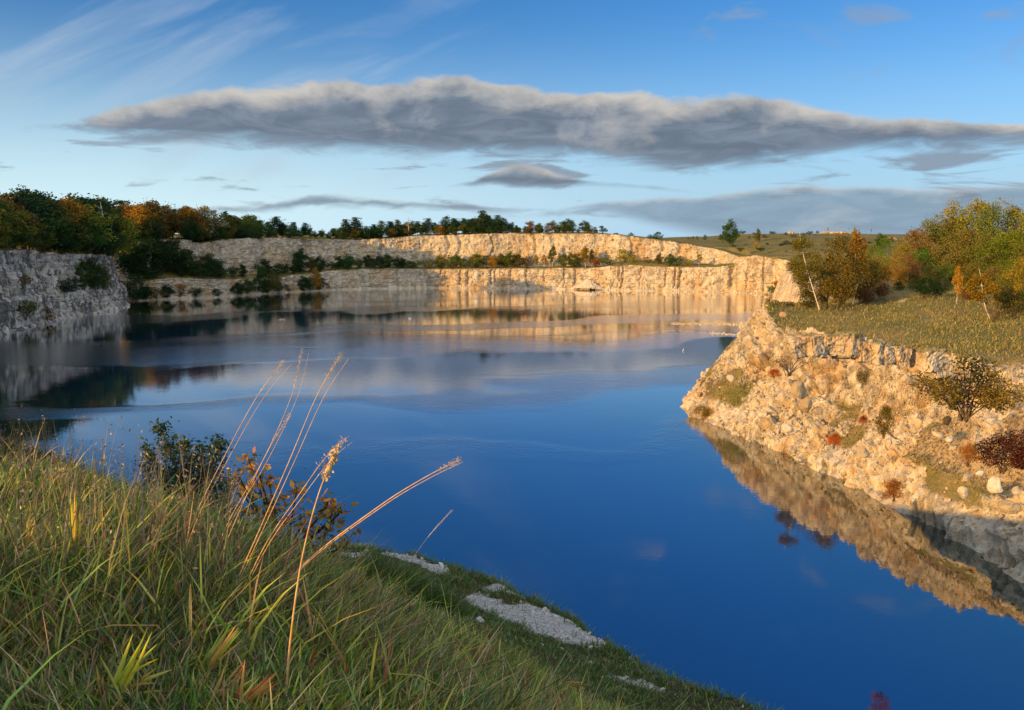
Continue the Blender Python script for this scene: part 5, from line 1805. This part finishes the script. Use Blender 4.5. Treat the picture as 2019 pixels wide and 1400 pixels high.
stalk([(560, 1396), (572, 1270), (594, 1110), (628, 975), (668, 880)], 0.0080, 'thickest upright straw stalk ending in a short dense seed head', (0.84, 0.0085, 'spike'))
stalk([(500, 1222), (600, 1112), (745, 1000), (835, 943), (905, 907)], 0.0068, 'long straw stalk bending far out to the right over the water', (0.86, 0.007, 'plume'), twin=0.012)
stalk([(340, 1150), (380, 1030), (440, 905), (505, 785), (560, 712)], 0.0050, 'leftmost of the tall thin stalks leaning right over the water', (0.8, 0.006, 'plume'), twin=0.02)
stalk([(395, 1150), (450, 1030), (520, 905), (575, 780), (595, 690)], 0.0046, 'second from the left of the tall thin leaning stalks', (0.82, 0.006, 'plume'), twin=0.02)
stalk([(400, 1180), (450, 1060), (520, 905), (570, 820)], 0.0048, 'tall thin leaning stalk in front of the yellow shrub twigs', (0.78, 0.006, 'plume'))
stalk([(430, 1215), (505, 1060), (570, 910), (625, 780), (672, 700)], 0.0056, 'tallest of the thin leaning stalks, reaching highest over the lake', (0.86, 0.006, 'plume'), twin=0.022)
stalk([(445, 1225), (520, 1080), (590, 975), (640, 905), (682, 865)], 0.0048, 'thin leaning stalk with feathery head left of the thickest stalk', (0.7, 0.008, 'plume'), twin=0.02)
stalk([(352, 1150), (370, 1060), (383, 968)], 0.0070, 'broken off orange straw stub among the leaning stalks', twin=0.012)
stalk([(272, 1135), (288, 1085), (302, 1033)], 0.0060, 'short broken orange straw stub left of the leaning stalks', twin=0.012)
stalk([(540, 1140), (575, 1080), (610, 1018)], 0.0058, 'short thick broken stub left of the yellow shrub', None)
stalk([(408, 1150), (412, 1120), (412, 1085)], 0.0065, 'shortest straw stub between the leaning stalks')
stalk([(375, 1330), (378, 1240), (376, 1152)], 0.0040, 'thin upright yellow green stem below the red leaves')
stalk([(800, 1118), (845, 1058), (892, 1006)], 0.016, 'thin pale stalk standing alone against the water above the ledge', (0.6, 0.02, 'plume'), True, twin=-0.06)
stalk([(1052, 1400), (1080, 1350), (1118, 1284)], 0.012, 'dry brown stalk rising before the white gravel patch', None, True)
stalk([(300, 1292), (400, 1245), (480, 1224), (530, 1240), (566, 1272)], 0.0030, 'thin stalk bowed in an arc towards the thickest stalk')
stalk([(0, 1236), (60, 1224), (160, 1218), (300, 1230)], 0.0026, 'thin pale straw lying across the grass at lower left', None, True)
stalk([(84, 1396), (60, 1340), (0, 1275)], 0.0050, 'brown forked stem at the lower left corner leaning left', None)
stalk([(84, 1396), (98, 1310), (84, 1205)], 0.0040, 'brown upright stem at the lower left corner beside the forked one', None)


def sword_tuft(px, py, tips, wid, cols, lab, name='grass_tuft', seed=0):
    """broad blades that fan out from one root; tips given by picture columns"""
    r_ = np.random.default_rng(seed + int(px))
    b = nhit(px, py)
    V, Q, C, n = [], [], [], 0
    tips = list(tips) + [(a_ + r_.normal() * 14, b_ + abs(r_.normal()) * 26, c_ + r_.normal() * 0.03) for a_, b_, c_ in tips for _ in range(1 if len(tips) > 8 else 2)]
    for (tx_, ty_, bend) in tips:
        t = aty(tx_, ty_, b[1] + r_.normal() * 0.05)
        root = b + np.array([r_.normal() * 0.012, r_.normal() * 0.012, -0.03])
        mid = (root + t) / 2 + np.array([0, 0, bend * np.linalg.norm(t - root)])
        P = bez([root, mid, t], 7)
        Tn = t - root
        sd__ = np.cross(Tn, np.array([r_.normal() * 0.3, 1.0, r_.normal() * 0.3]))
        sd__ /= np.linalg.norm(sd__)
        w = wid * r_.uniform(0.6, 1.2) * np.array([0.6, 0.95, 1, 0.9, 0.7, 0.4, 0.05])
        nn = np.cross(Tn, sd__)
        nn /= np.linalg.norm(nn)
        fold = nn * (w * 0.18)[:, None]
        v = np.stack([P - sd__ * w[:, None] * 0.5, P + fold, P + sd__ * w[:, None] * 0.5], 1).reshape(-1, 3)
        i = np.arange(6)[:, None] * 3 + n
        Q.append(np.concatenate([i + np.array([[0, 1, 4, 3]]), i + np.array([[1, 2, 5, 4]])]))
        c = np.array(cols[int(r_.integers(len(cols)))]) * r_.uniform(0.8, 1.2)
        C.append(np.repeat(c[None], 21, 0))
        V.append(v)
        n += 21
    o = mk(name, np.concatenate(V), np.concatenate(Q), M_BLADE, False, None, {'col': np.concatenate(C)}, loc=b)
    tag(o, lab, 'grass tuft', 'broad bladed grass tufts in the foreground')


LY, LG, LO, LR = (0.60, 0.58, 0.05), (0.34, 0.44, 0.04), (0.72, 0.40, 0.10), (0.66, 0.17, 0.06)
sword_tuft(148, 1130, [(148, 962, .02), (142, 985, .02), (152, 975, -.02), (158, 1000, .0), (104, 962, .03), (98, 978, .0), (226, 990, .02), (132, 1010, .03), (160, 1012, .0), (222, 1030, .05), (138, 970, .0)], 0.014, [LY, LG, LY, LO], 'upright yellow green tuft with fanned blades in the middle left grass')
sword_tuft(112, 1165, [(132, 1080, .0), (140, 1060, .03), (128, 1090, .02), (116, 1100, .0)], 0.015, [LO, LY], 'small orange yellow tuft at the foot of the fanned tuft')
sword_tuft(46, 1130, [(61, 988, .01), (57, 1010, .0), (40, 1060, .0)], 0.016, [LY, LO, LG], 'narrow tuft with one tall yellow blade near the left edge')
sword_tuft(205, 1396, [(292, 1235, -.06), (262, 1250, .0), (190, 1312, .02), (310, 1270, .1), (270, 1300, .05), (215, 1330, .0), (340, 1320, .12)], 0.017, [LY, LO, LY, LG], 'bright yellow tuft with a curved orange blade at the bottom left')
sword_tuft(372, 1345, [(460, 1222, .0), (470, 1238, .02), (440, 1240, .0), (400, 1276, .0), (420, 1300, .04), (480, 1260, .03), (415, 1280, -.02)], 0.014, [LY, LY, LG, LO], 'yellow tuft leaning right below the red leaves')
sword_tuft(455, 1400, [(520, 1340, .0), (545, 1325, .02), (558, 1338, .0), (500, 1352, .0), (483, 1300, .03), (540, 1345, .05), (480, 1345, .0)], 0.014, [LR, LO, LR], 'reddish orange broken tuft at the bottom beside the thickest stalk')
sword_tuft(405, 1390, [(445, 1310, .0), (432, 1340, .02), (420, 1345, .0), (482, 1302, .02)], 0.013, [LO, LY], 'pale orange tuft left of the reddish broken tuft')
sword_tuft(676, 1352, [(705, 1298, .0), (698, 1296, .02), (680, 1300, .0), (688, 1310, .0)], 0.014, [LO, LO, LY], 'small orange tuft right of the thickest stalk at the bottom')
sword_tuft(1085, 1347, [(1151, 1344, .03), (1140, 1347, .02)], 0.055, [LO], 'single orange blade lying flat below the gravel patch')
sword_tuft(16, 1215, [(5, 1150, .0), (34, 1190, .02), (60, 1150, .05)], 0.015, [LG, LY], 'green yellow tuft at the left edge below the narrow tuft')

# tussocks of long green grass on the slope
for k, (px, py, hgt, n_, lab) in enumerate([(735, 1160, 80, 1500, 'large dark green grass tussock left of the ledge with blond tip'), (800, 1175, 62, 1100, 'middle dark green grass tussock above the seed plant'), (860, 1200, 52, 900, 'right grass tussock nearest to the white gravel'), (655, 1185, 60, 900, 'left dark grass tussock beside the yellow shrub'),
                                             (1000, 1322, 55, 900, 'yellow green grass tussock in front of the large gravel patch'), (930, 1340, 48, 700, 'small yellowish grass tussock left of the one before the gravel')]):
    b = nhit(px, py)
    r_ = np.random.default_rng(70 + k)
    hgt = hgt * b[1] / F * 1.25
    n_ = int(n_ * 0.8)
    a, q = r_.uniform(0, 6.28, n_), r_.uniform(0, 1, n_) ** 0.6
    rad = hgt * 1.0
    P = np.stack([b[0] + np.cos(a) * q * rad, b[1] + np.sin(a) * q * rad, np.zeros(n_)], 1)
    P[:, 2] = near_h(P[:, 0], P[:, 1])
    H = hgt * (1 - 0.5 * q) * r_.uniform(0.6, 1.15, n_)
    ln = np.stack([np.cos(a) * q * 0.8 + 0.15, np.sin(a) * q * 0.8], 1) + r_.normal(0, 0.2, (n_, 2))
    pal = ([GK, GG, (0.20, 0.19, 0.06)], [1, 1, 0.25 + (k == 0) * 0.3]) if k < 4 else ([GY_, GG, GD], [1, 0.7, 0.3])
    o = grass_obj('grass_tussock', [blades(P, H, r_.uniform(0.012, 0.024, n_) * hgt, ln, palette(n_, pal[0], pal[1], r_), 77 + k, 0.9)], loc=b)
    tag(o, lab, 'grass tussock', 'long grass tussocks on the slope')


# shrubs at the crest ---------------------------------------------------------
def leafy(name, base, shoots, lsize, per, cols, lab, cat, rad=0.012, spread=0.06, bark=None, aspect=0.55, stuffy=0):
    """shoots: lists of picture points from the base up, each with leaves along it"""
    r_ = np.random.default_rng(int(base[0]))
    b = np.array(base[2]) if len(base) > 2 else nhit(base[0], base[1])
    root = empty(name, b)
    sb, lb = MB(), MB()
    C = []
    for sh in shoots:
        y0 = b[1] + r_.normal() * 0.25
        W = [b + np.array([r_.normal() * 0.05, r_.normal() * 0.05, -0.05])] + [aty(p[0], p[1], b[1] + (y0 - b[1]) * (k + 1) / len(sh)) for k, p in enumerate(sh)]
        P = bez(W, 6 * len(W))
        sb.add(*tube(P - b, rad * np.linspace(1, 0.25, len(P)), 5))
        L = np.linalg.norm(np.diff(P, axis=0), axis=1).sum()
        t = r_.uniform(0.22, 1.0, int(per * L))
        for q in t:
            c = P[min(int(q * (len(P) - 1)), len(P) - 1)]
            w = spread * (1.25 - q)
            tw = r_.normal(size=3) * w
            C.append(c - b + tw)
            if r_.uniform() < 0.16:
                sb.add(*tube(np.array([c - b, c - b + tw * 0.6, c - b + tw * 1.15]), rad * np.array([0.3, 0.22, 0.1]), 3))
    V, Q, _, t_ = leaf_quads(np.array(C), lsize, r_, 0.1, aspect)
    sb.build('stems', bark or M_BARK, True, root)
    o = mk('foliage', V, Q, M_BLADE, False, root, {'col': np.repeat(palette(len(C), cols[0], cols[1], r_), 4, 0)})
    tag(root, lab, cat)
    return root


bs_ = aty(385, 1075, 8.6)
sh = []
for tx_, ty_ in [(316, 842), (290, 890), (330, 880), (345, 930), (300, 950), (362, 873), (372, 900), (392, 905), (398, 882), (432, 872), (425, 900), (410, 930), (450, 950), (440, 985), (330, 985), (310, 1000), (360, 960), (380, 950), (462, 1000), (345, 1010), (405, 985), (320, 930), (300, 920), (372, 1000), (430, 1020)]:
    sh.append([((385 * 0.62 + tx_ * 0.38) + 6, 1075 + (ty_ - 1075) * 0.48), (tx_ + (385 - tx_) * 0.12, ty_ + 22), (tx_, ty_)])
leafy('shrub', (385, 1075, bs_), sh, 0.046, 300, ([(0.022, 0.060, 0.018), (0.035, 0.085, 0.022), (0.06, 0.10, 0.025)], [1, 1, .3]), 'dark green leafy shrub at the crest, standing out against the blue water', 'shrub', 0.014, 0.13)
bs_ = aty(560, 1160, 6.6)
sh = []
for tx_, ty_ in [(490, 905), (475, 960), (470, 935), (530, 945), (510, 930), (540, 1000), (585, 960), (600, 1010), (648, 985), (655, 1010), (640, 1050), (690, 1060), (672, 1000), (600, 1060), (560, 1020), (520, 1010), (500, 1050), (620, 1090), (660, 1085), (580, 1090), (540, 1080)]:
    sh.append([((560 * 0.6 + tx_ * 0.4), 1150 + (ty_ - 1150) * 0.5), (tx_ + (560 - tx_) * 0.10, ty_ + 20), (tx_, ty_)])
leafy('shrub', (560, 1160, bs_), sh, 0.062, 62, ([(0.42, 0.22, 0.015), (0.30, 0.20, 0.02), (0.10, 0.12, 0.02), (0.45, 0.15, 0.02)], [1, .8, .5, .4]), 'thin shrub with dark twigs and sparse yellow leaves by the ledge', 'shrub', 0.013, 0.13, plain_mat('dark_twig', (0.035, 0.025, 0.02), 0.8), 0.5)
for k, (px, py, w, lab) in enumerate([(382, 1180, 26, 'left patch of dark red leaves in the grass below the leaning stalks'), (425, 1172, 28, 'right patch of dark red leaves beside the leaning stalk feet'), (165, 972, 16, 'small dark red leaf patch behind the fanned yellow tuft'), (205, 1270, 14, 'small dark red leaf patch at the lower left')]):
    sh = [[(px + r.normal() * w * 0.5, py - 6), (px + r.normal() * w, py - 10 - r.uniform(0, 14))] for j in range(9)]
    leafy('red_leaved_plant', (px, py), sh, 0.03 if k < 2 else 0.022, 90, ([(0.22, 0.012, 0.015), (0.14, 0.01, 0.012)], [1, 1]), lab, 'plant', 0.003, 0.03)
# pale seed plants on the slope
for k, (px, py, h_, lab) in enumerate([(805, 1235, 62, 'dry seed plant with pale fluffy heads below the tussocks'), (785, 1260, 45, 'smaller dry seed plant left of the fluffy one'), (825, 1310, 60, 'thin dark dry stem with pale dots in the lower middle grass')]):
    sh = [[(px + r.normal() * 4, py - h_ * 0.5), (px + r.normal() * 9, py - h_ * r.uniform(0.7, 1.1))] for j in range(6)]
    leafy('seed_plant', (px, py), sh, 0.035, 30, ([(0.42, 0.34, 0.22), (0.30, 0.2, 0.1)], [1, .5]), lab, 'plant', 0.006, 0.05, None, 0.7)
for k, (px, py, lab) in enumerate([(900, 1362, 'left white flower of a pair in the lower middle grass'), (908, 1364, 'right white flower of a pair in the lower middle grass'), (928, 1338, 'single white flower above the white flower pair')]):
    b = nhit(px, py + 14)
    root = empty('flower', b)
    t = aty(px, py, b[1]) - b
    mb = MB()
    mb.add(*tube(bez([(0, 0, -0.02), t * 0.5, t], 6), 0.004, 5))
    mb.build('stem', M_STALK, True, root)
    mb = MB()
    a_ = np.linspace(0, 6.283, 9)[:-1]
    mb.add(*leaf_quads(t + np.stack([np.cos(a_) * 0.012, np.sin(a_) * 0.012, np.zeros(8)], 1), 0.03, r, 0.0, 0.7))
    mb.build('petals', M_WHITE, False, root)
    tag(root, lab, 'flower', 'white flowers in the grass')

# ------------------------------------------------------------------ labels for the many trees and bushes
CN = [(DG, 'dark green'), (MG, 'green'), (OL, 'olive green'), (YE, 'golden yellow'), (YG, 'yellow green'), (OR, 'orange'), (RU, 'rust red'), (BR, 'brown'), (PA, 'pale'), (PN, 'dark green'), (WG, 'olive gold'), (WY, 'golden'), (WB, 'bronze brown'), (WO, 'orange gold')]
ORD = ('first second third fourth fifth sixth seventh eighth ninth tenth eleventh twelfth thirteenth fourteenth fifteenth sixteenth seventeenth eighteenth nineteenth twentieth '
       'twenty-first twenty-second twenty-third twenty-fourth twenty-fifth twenty-sixth twenty-seventh twenty-eighth twenty-ninth thirtieth').split()
KN = {'broad': 'broadleaf tree', 'wood': 'broadleaf tree', 'sparse': 'thin leaved tree', 'pine': 'pine', 'spruce': 'spruce', 'bush': 'bush', 'thicket': 'bush', 'twig': 'shrub', 'birch': 'birch', 'dead': 'bare tree'}
WHERE = {'wood_show': ('on the skyline of the left wood', 'autumn trees of the left wood'), 'rim': ('on the rim above the sunlit far cliff', 'trees on the rim above the sunlit cliff'), 'bench': ('on the ledge halfway up the far cliff', 'bushes on the ledge of the far cliff'),
         'wall': ('at the foot of the shaded far cliff', 'shrubs on the shaded far cliff'), 'leftwall': ('growing on the shaded left cliff', 'shrubs on the shaded left cliff'), 'woods': ('in the woods at right behind the headland', 'trees of the right woods'),
         'farhill': ('on the far right hill and skyline', 'trees on the far hill')}
SHARED = {'rim_back': ('{c} {k} in the close wood behind the sunlit cliff rim', 'wood behind the sunlit cliff rim'), 'rim_front': ('{c} {k} among low trees fringing the sunlit cliff rim', 'low trees on the sunlit cliff rim'), 'wood_back': ('{c} {k} in the crowded back row of the wood above the shaded cliff', 'back row of the left wood'), 'scrub': ('{c} bush in the scattered scrub on the far green hillside', 'scrub on the far hillside'), 'wood_front': ('{c} {k} in the dark front row along the shaded cliff rim', 'front row of the left wood'), 'leftrim': ('{c} {k} on the left bank outside the photo', 'trees on the left bank')}
buckets = {}
for e in PLACED:
    if e['label']:
        tag(e['root'], e['label'], e['cat'])
        continue
    c = e['cname']
    if e['cls'] in SHARED:
        lab, grp = SHARED[e['cls']]
        tag(e['root'], lab.format(c=c, k=KN[e['kind']]), 'tree', grp)
    else:
        buckets.setdefault((e['cls'], c, KN[e['kind']]), []).append(e)
for (cls, c, k), L in buckets.items():
    L.sort(key=lambda e: e['px'])
    w, grp = WHERE[cls]
    for i, e in enumerate(L):
        lab = f'{c} {k} {w}' if len(L) == 1 else f'{ORD[i]} {c} {k} from left {w}'
        if len(L) == 1:
            lab = f'only {lab}'
        tag(e['root'], lab, 'bush' if k in ('bush', 'shrub') else 'tree', grp)
# ------------------------------------------------------------------ sky, sun, camera
world = bpy.data.worlds.new('World')
scene.world = world
world.use_nodes = True
wt = world.node_tree
wt.nodes.clear()
n = NT(wt)
G = n('TexCoord', {}, out='Generated')
dx, dy, dz = (n('SeparateXYZ', {0: G}, out=k) for k in range(3))
sky = n('TexSky', {}, sky_type='NISHITA', sun_disc=False, sun_elevation=SUN_EL, sun_rotation=math.radians(180) + SUN_AZ, altitude=200.0, air_density=1.0, dust_density=0.6, ozone_density=2.2)
az = n.math('ARCTAN2', dx, dy)
el = n.math('ARCSINE', dz)
SKY_COL = sky


def azel(px, py):
    r = ray(px, py)
    r = r / np.linalg.norm(r)
    return math.atan2(r[0], r[1]), math.asin(r[2])


def fcurve(x, pts, lo, hi):
    """scalar curve through (x, y) points; x normalised over [-0.7, 0.7]"""
    nd = wt.nodes.new('ShaderNodeFloatCurve')
    cu = nd.mapping.curves[0]
    P_ = [((a + 0.7) / 1.4, (b - lo) / (hi - lo)) for a, b in pts]
    while len(cu.points) < len(P_):
        cu.points.new(0.5, 0.5)
    for k, (a, b) in enumerate(P_):
        cu.points[k].location = (a, b)
        cu.points[k].handle_type = 'AUTO'
    nd.mapping.update()
    wt.links.new(n('MapRange', {0: x, 1: -0.7, 2: 0.7, 3: 0.0, 4: 1.0}), nd.inputs['Value'])
    return n('MapRange', {0: nd.outputs[0], 1: 0.0, 2: 1.0, 3: lo, 4: hi})


def curve_px(pts):
    out = [azel(*p) for p in pts]
    return out


UV = n('CombineXYZ', {0: az, 1: n.math('MULTIPLY', el, 2.1), 2: 0.0})
wob = n.noise(UV, 13.0, 9, 0.58, 0.25)
wob2 = n.noise(n('CombineXYZ', {0: n.math('MULTIPLY', az, 0.8), 1: n.math('MULTIPLY', el, 3.2), 2: 3.7}), 16.0, 7, 0.6, 0.8)
puff = n.noise(n('CombineXYZ', {0: az, 1: n.math('MULTIPLY', el, 1.5), 2: 9.1}), 13.0, 8, 0.6, 0.3)


def cloud(top, bot, soft, na, edge=0.012, nsrc=None):
    """density and relative height inside a cloud whose outline runs through picture-free az/el curves"""
    t = fcurve(az, curve_px(top), -0.1, 0.5)
    b_ = fcurve(az, curve_px(bot), -0.1, 0.5)
    nz_ = n.math('MULTIPLY', n.math('SUBTRACT', nsrc or wob, 0.5), na)
    up = n.math('ADD', n.math('SUBTRACT', t, el), nz_)
    dn = n.math('ADD', n.math('SUBTRACT', el, b_), n.math('MULTIPLY', n.math('SUBTRACT', wob2, 0.5), na * 1.1))
    up = n.math('ADD', up, 0.004)
    dens = n.math('MULTIPLY', n.sm(up, 0.0, edge), n.sm(n.math('ADD', dn, 0.006), 0.0, soft))
    return dens, up, dn


OFF = 560
d1, up1, dn1 = cloud([(-700, 330), (60, 255), (140, 240), (260, 205), (430, 178), (560, 172), (680, 158), (740, 168), (850, 152), (960, 160), (1100, 182), (1240, 182), (1330, 198), (1450, 196), (1560, 200), (1650, 226), (1760, 226), (1900, 238), (2019, 236), (2700, 230)],
                     [(-700, 330), (60, 255), (140, 262), (260, 275), (430, 285), (560, 292), (680, 300), (800, 305), (950, 308), (1100, 310), (1240, 322), (1330, 335), (1450, 335), (1560, 318), (1650, 304), (1760, 302), (1900, 294), (2019, 292), (2700, 300)], 0.022, 0.038, 0.009)
d2, up2, dn2 = cloud([(-700, 480), (1080, 420), (1150, 403), (1260, 396), (1400, 388), (1500, 374), (1580, 368), (1700, 372), (1850, 374), (2019, 364), (2700, 350)],
                     [(-700, 470), (1080, 424), (1150, 418), (1260, 440), (1400, 470), (1500, 490), (1580, 500), (1700, 500), (1850, 500), (2019, 500), (2700, 500)], 0.02, 0.010, 0.007)
d3, up3, dn3 = cloud([(-700, 480), (930, 360), (975, 340), (1020, 326), (1060, 330), (1100, 345), (1150, 358), (1220, 366), (2700, 480)],
                     [(-700, 470), (930, 360), (975, 358), (1020, 362), (1060, 363), (1100, 363), (1150, 360), (1220, 362), (2700, 470)], 0.008, 0.012, 0.006)
d4, up4, dn4 = cloud([(-700, 480), (200, 420), (480, 408), (560, 400), (640, 388), (760, 398), (880, 402), (1000, 412), (2700, 480)],
                     [(-700, 470), (200, 420), (480, 412), (560, 408), (640, 404), (760, 406), (880, 406), (1000, 414), (2700, 470)], 0.01, 0.020, 0.008)
# small flat scraps and thin high streaks
uvs = n('CombineXYZ', {0: n.math('MULTIPLY', az, 7.0), 1: n.math('MULTIPLY', el, 42.0), 2: 1.3})
scr = n.noise(uvs, 1.0, 6, 0.55, 0.5)
scr_m = n.math('MULTIPLY', n.sm(el, 0.02, 0.05), n.sm(el, 0.15, 0.085))
d5 = n.math('MULTIPLY', n.math('MULTIPLY', n.sm(scr, 0.55, 0.66), scr_m), 0.8)
uvh = n('CombineXYZ', {0: n.math('MULTIPLY', az, 7.5), 1: n.math('MULTIPLY', el, 18.0), 2: 5.3})
scr2 = n.noise(uvh, 1.0, 6, 0.55, 0.6)
d6 = n.math('MULTIPLY', n.math('MULTIPLY', n.sm(scr2, 0.57, 0.72), n.math('MULTIPLY', n.math('MULTIPLY', n.sm(el, 0.15, 0.2), n.sm(el, 0.46, 0.36)), n.sm(az, -0.12, 0.02))), 0.55)
rot = n('VectorRotate', {'Vector': n('CombineXYZ', {0: az, 1: el, 2: 0.0}), 'Angle': math.radians(-24)}, rotation_type='Z_AXIS')
cir = n.noise(n.vscale(rot, (3.0, 16.0, 1.0)), 1.0, 6, 0.55, 0.7)
d7 = n.math('MULTIPLY', n.sm(cir, 0.46, 0.78), n.math('MULTIPLY', n.sm(az, 0.10, -0.25), n.sm(el, 0.03, 0.10)))
d7 = n.math('MULTIPLY', d7, 0.62)

SKY_GAIN = 1.0
hs = n('HueSaturation', {'Hue': 0.5, 'Saturation': 1.35, 'Value': SKY_GAIN, 'Color': sky})
low = n.math('POWER', n.math('SUBTRACT', 1.0, n.sm(el, -0.02, 0.30)), 1.5)
hor = n.mix(n.sm(az, -0.5, 0.4), (5.2, 7.0, 7.9), (2.9, 4.6, 6.4))
hs = n.mix(1.0, hs, (0.80, 0.93, 1.22), blend='MULTIPLY')
base = n.mix(n.math('MULTIPLY', low, 0.92), hs, hor)
GREY = (1.05, 1.38, 1.85)
LITE = (4.3, 4.1, 3.85)
BASEC = (1.6, 2.0, 2.6)


def shade(c, d, up, dn, thick):
    lit = n.math('ADD', n.sm(up, thick, 0.0), n.math('MULTIPLY', n.math('SUBTRACT', puff, 0.52), 2.4))
    lit = n.math('MULTIPLY', lit, n.sm(dn, 0.0, thick * 0.9), clamp=True)
    body = n.mix(n.sm(wob2, 0.35, 0.7), GREY, BASEC)
    col = n.mix(lit, body, LITE)
    return n.mix(d, c, col)


c = n.mix(d7, base, (3.6, 4.3, 5.2))
c = n.mix(d6, c, n.mix(puff, (1.6, 2.0, 2.7), (3.0, 3.2, 3.4)))
c = n.mix(d5, c, (1.7, 2.0, 2.5))
c = shade(c, n.math('MULTIPLY', d4, 0.8), up4, dn4, 0.008)
c = shade(c, n.math('MULTIPLY', d2, 0.64), up2, dn2, 0.014)
c = shade(c, n.math('MULTIPLY', d3, 0.92), up3, dn3, 0.016)
c = shade(c, d1, up1, dn1, 0.034)
# unseen bright cloud added behind and above the camera to lift the fill light
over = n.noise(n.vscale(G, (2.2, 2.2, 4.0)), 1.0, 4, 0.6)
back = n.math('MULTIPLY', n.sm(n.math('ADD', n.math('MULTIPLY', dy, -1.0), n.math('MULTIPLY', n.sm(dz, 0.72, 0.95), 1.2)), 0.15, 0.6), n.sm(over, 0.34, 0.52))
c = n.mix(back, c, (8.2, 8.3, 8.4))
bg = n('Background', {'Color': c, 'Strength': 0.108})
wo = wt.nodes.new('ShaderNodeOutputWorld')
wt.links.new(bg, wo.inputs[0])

sd = bpy.data.lights.new('Sun', 'SUN')
sd.energy = 5.0
sd.angle = math.radians(0.5)
sd.color = (1.0, 0.56, 0.155)
so = bpy.data.objects.new('Sun', sd)
so.rotation_euler = Vector(SUN_DIR).to_track_quat('-Z', 'Y').to_euler()
so.location = (-60, -60, 90)
COL.objects.link(so)

cd = bpy.data.cameras.new('Camera')
cd.sensor_width = 36
cd.lens = 36 * F / 2019
cd.clip_start = 0.1
cd.clip_end = 20000
cam = bpy.data.objects.new('Camera', cd)
cam.location = CAM
cam.rotation_euler = (math.pi / 2 - PITCH, 0, 0)
COL.objects.link(cam)
scene.camera = cam
scene.view_settings.view_transform = 'Standard'
scene.view_settings.look = 'None'
scene.view_settings.exposure = 0.38
scene.view_settings.gamma = 1.0
scene.render.engine = 'CYCLES'
scene.cycles.use_denoising = True
scene.cycles.max_bounces = 6
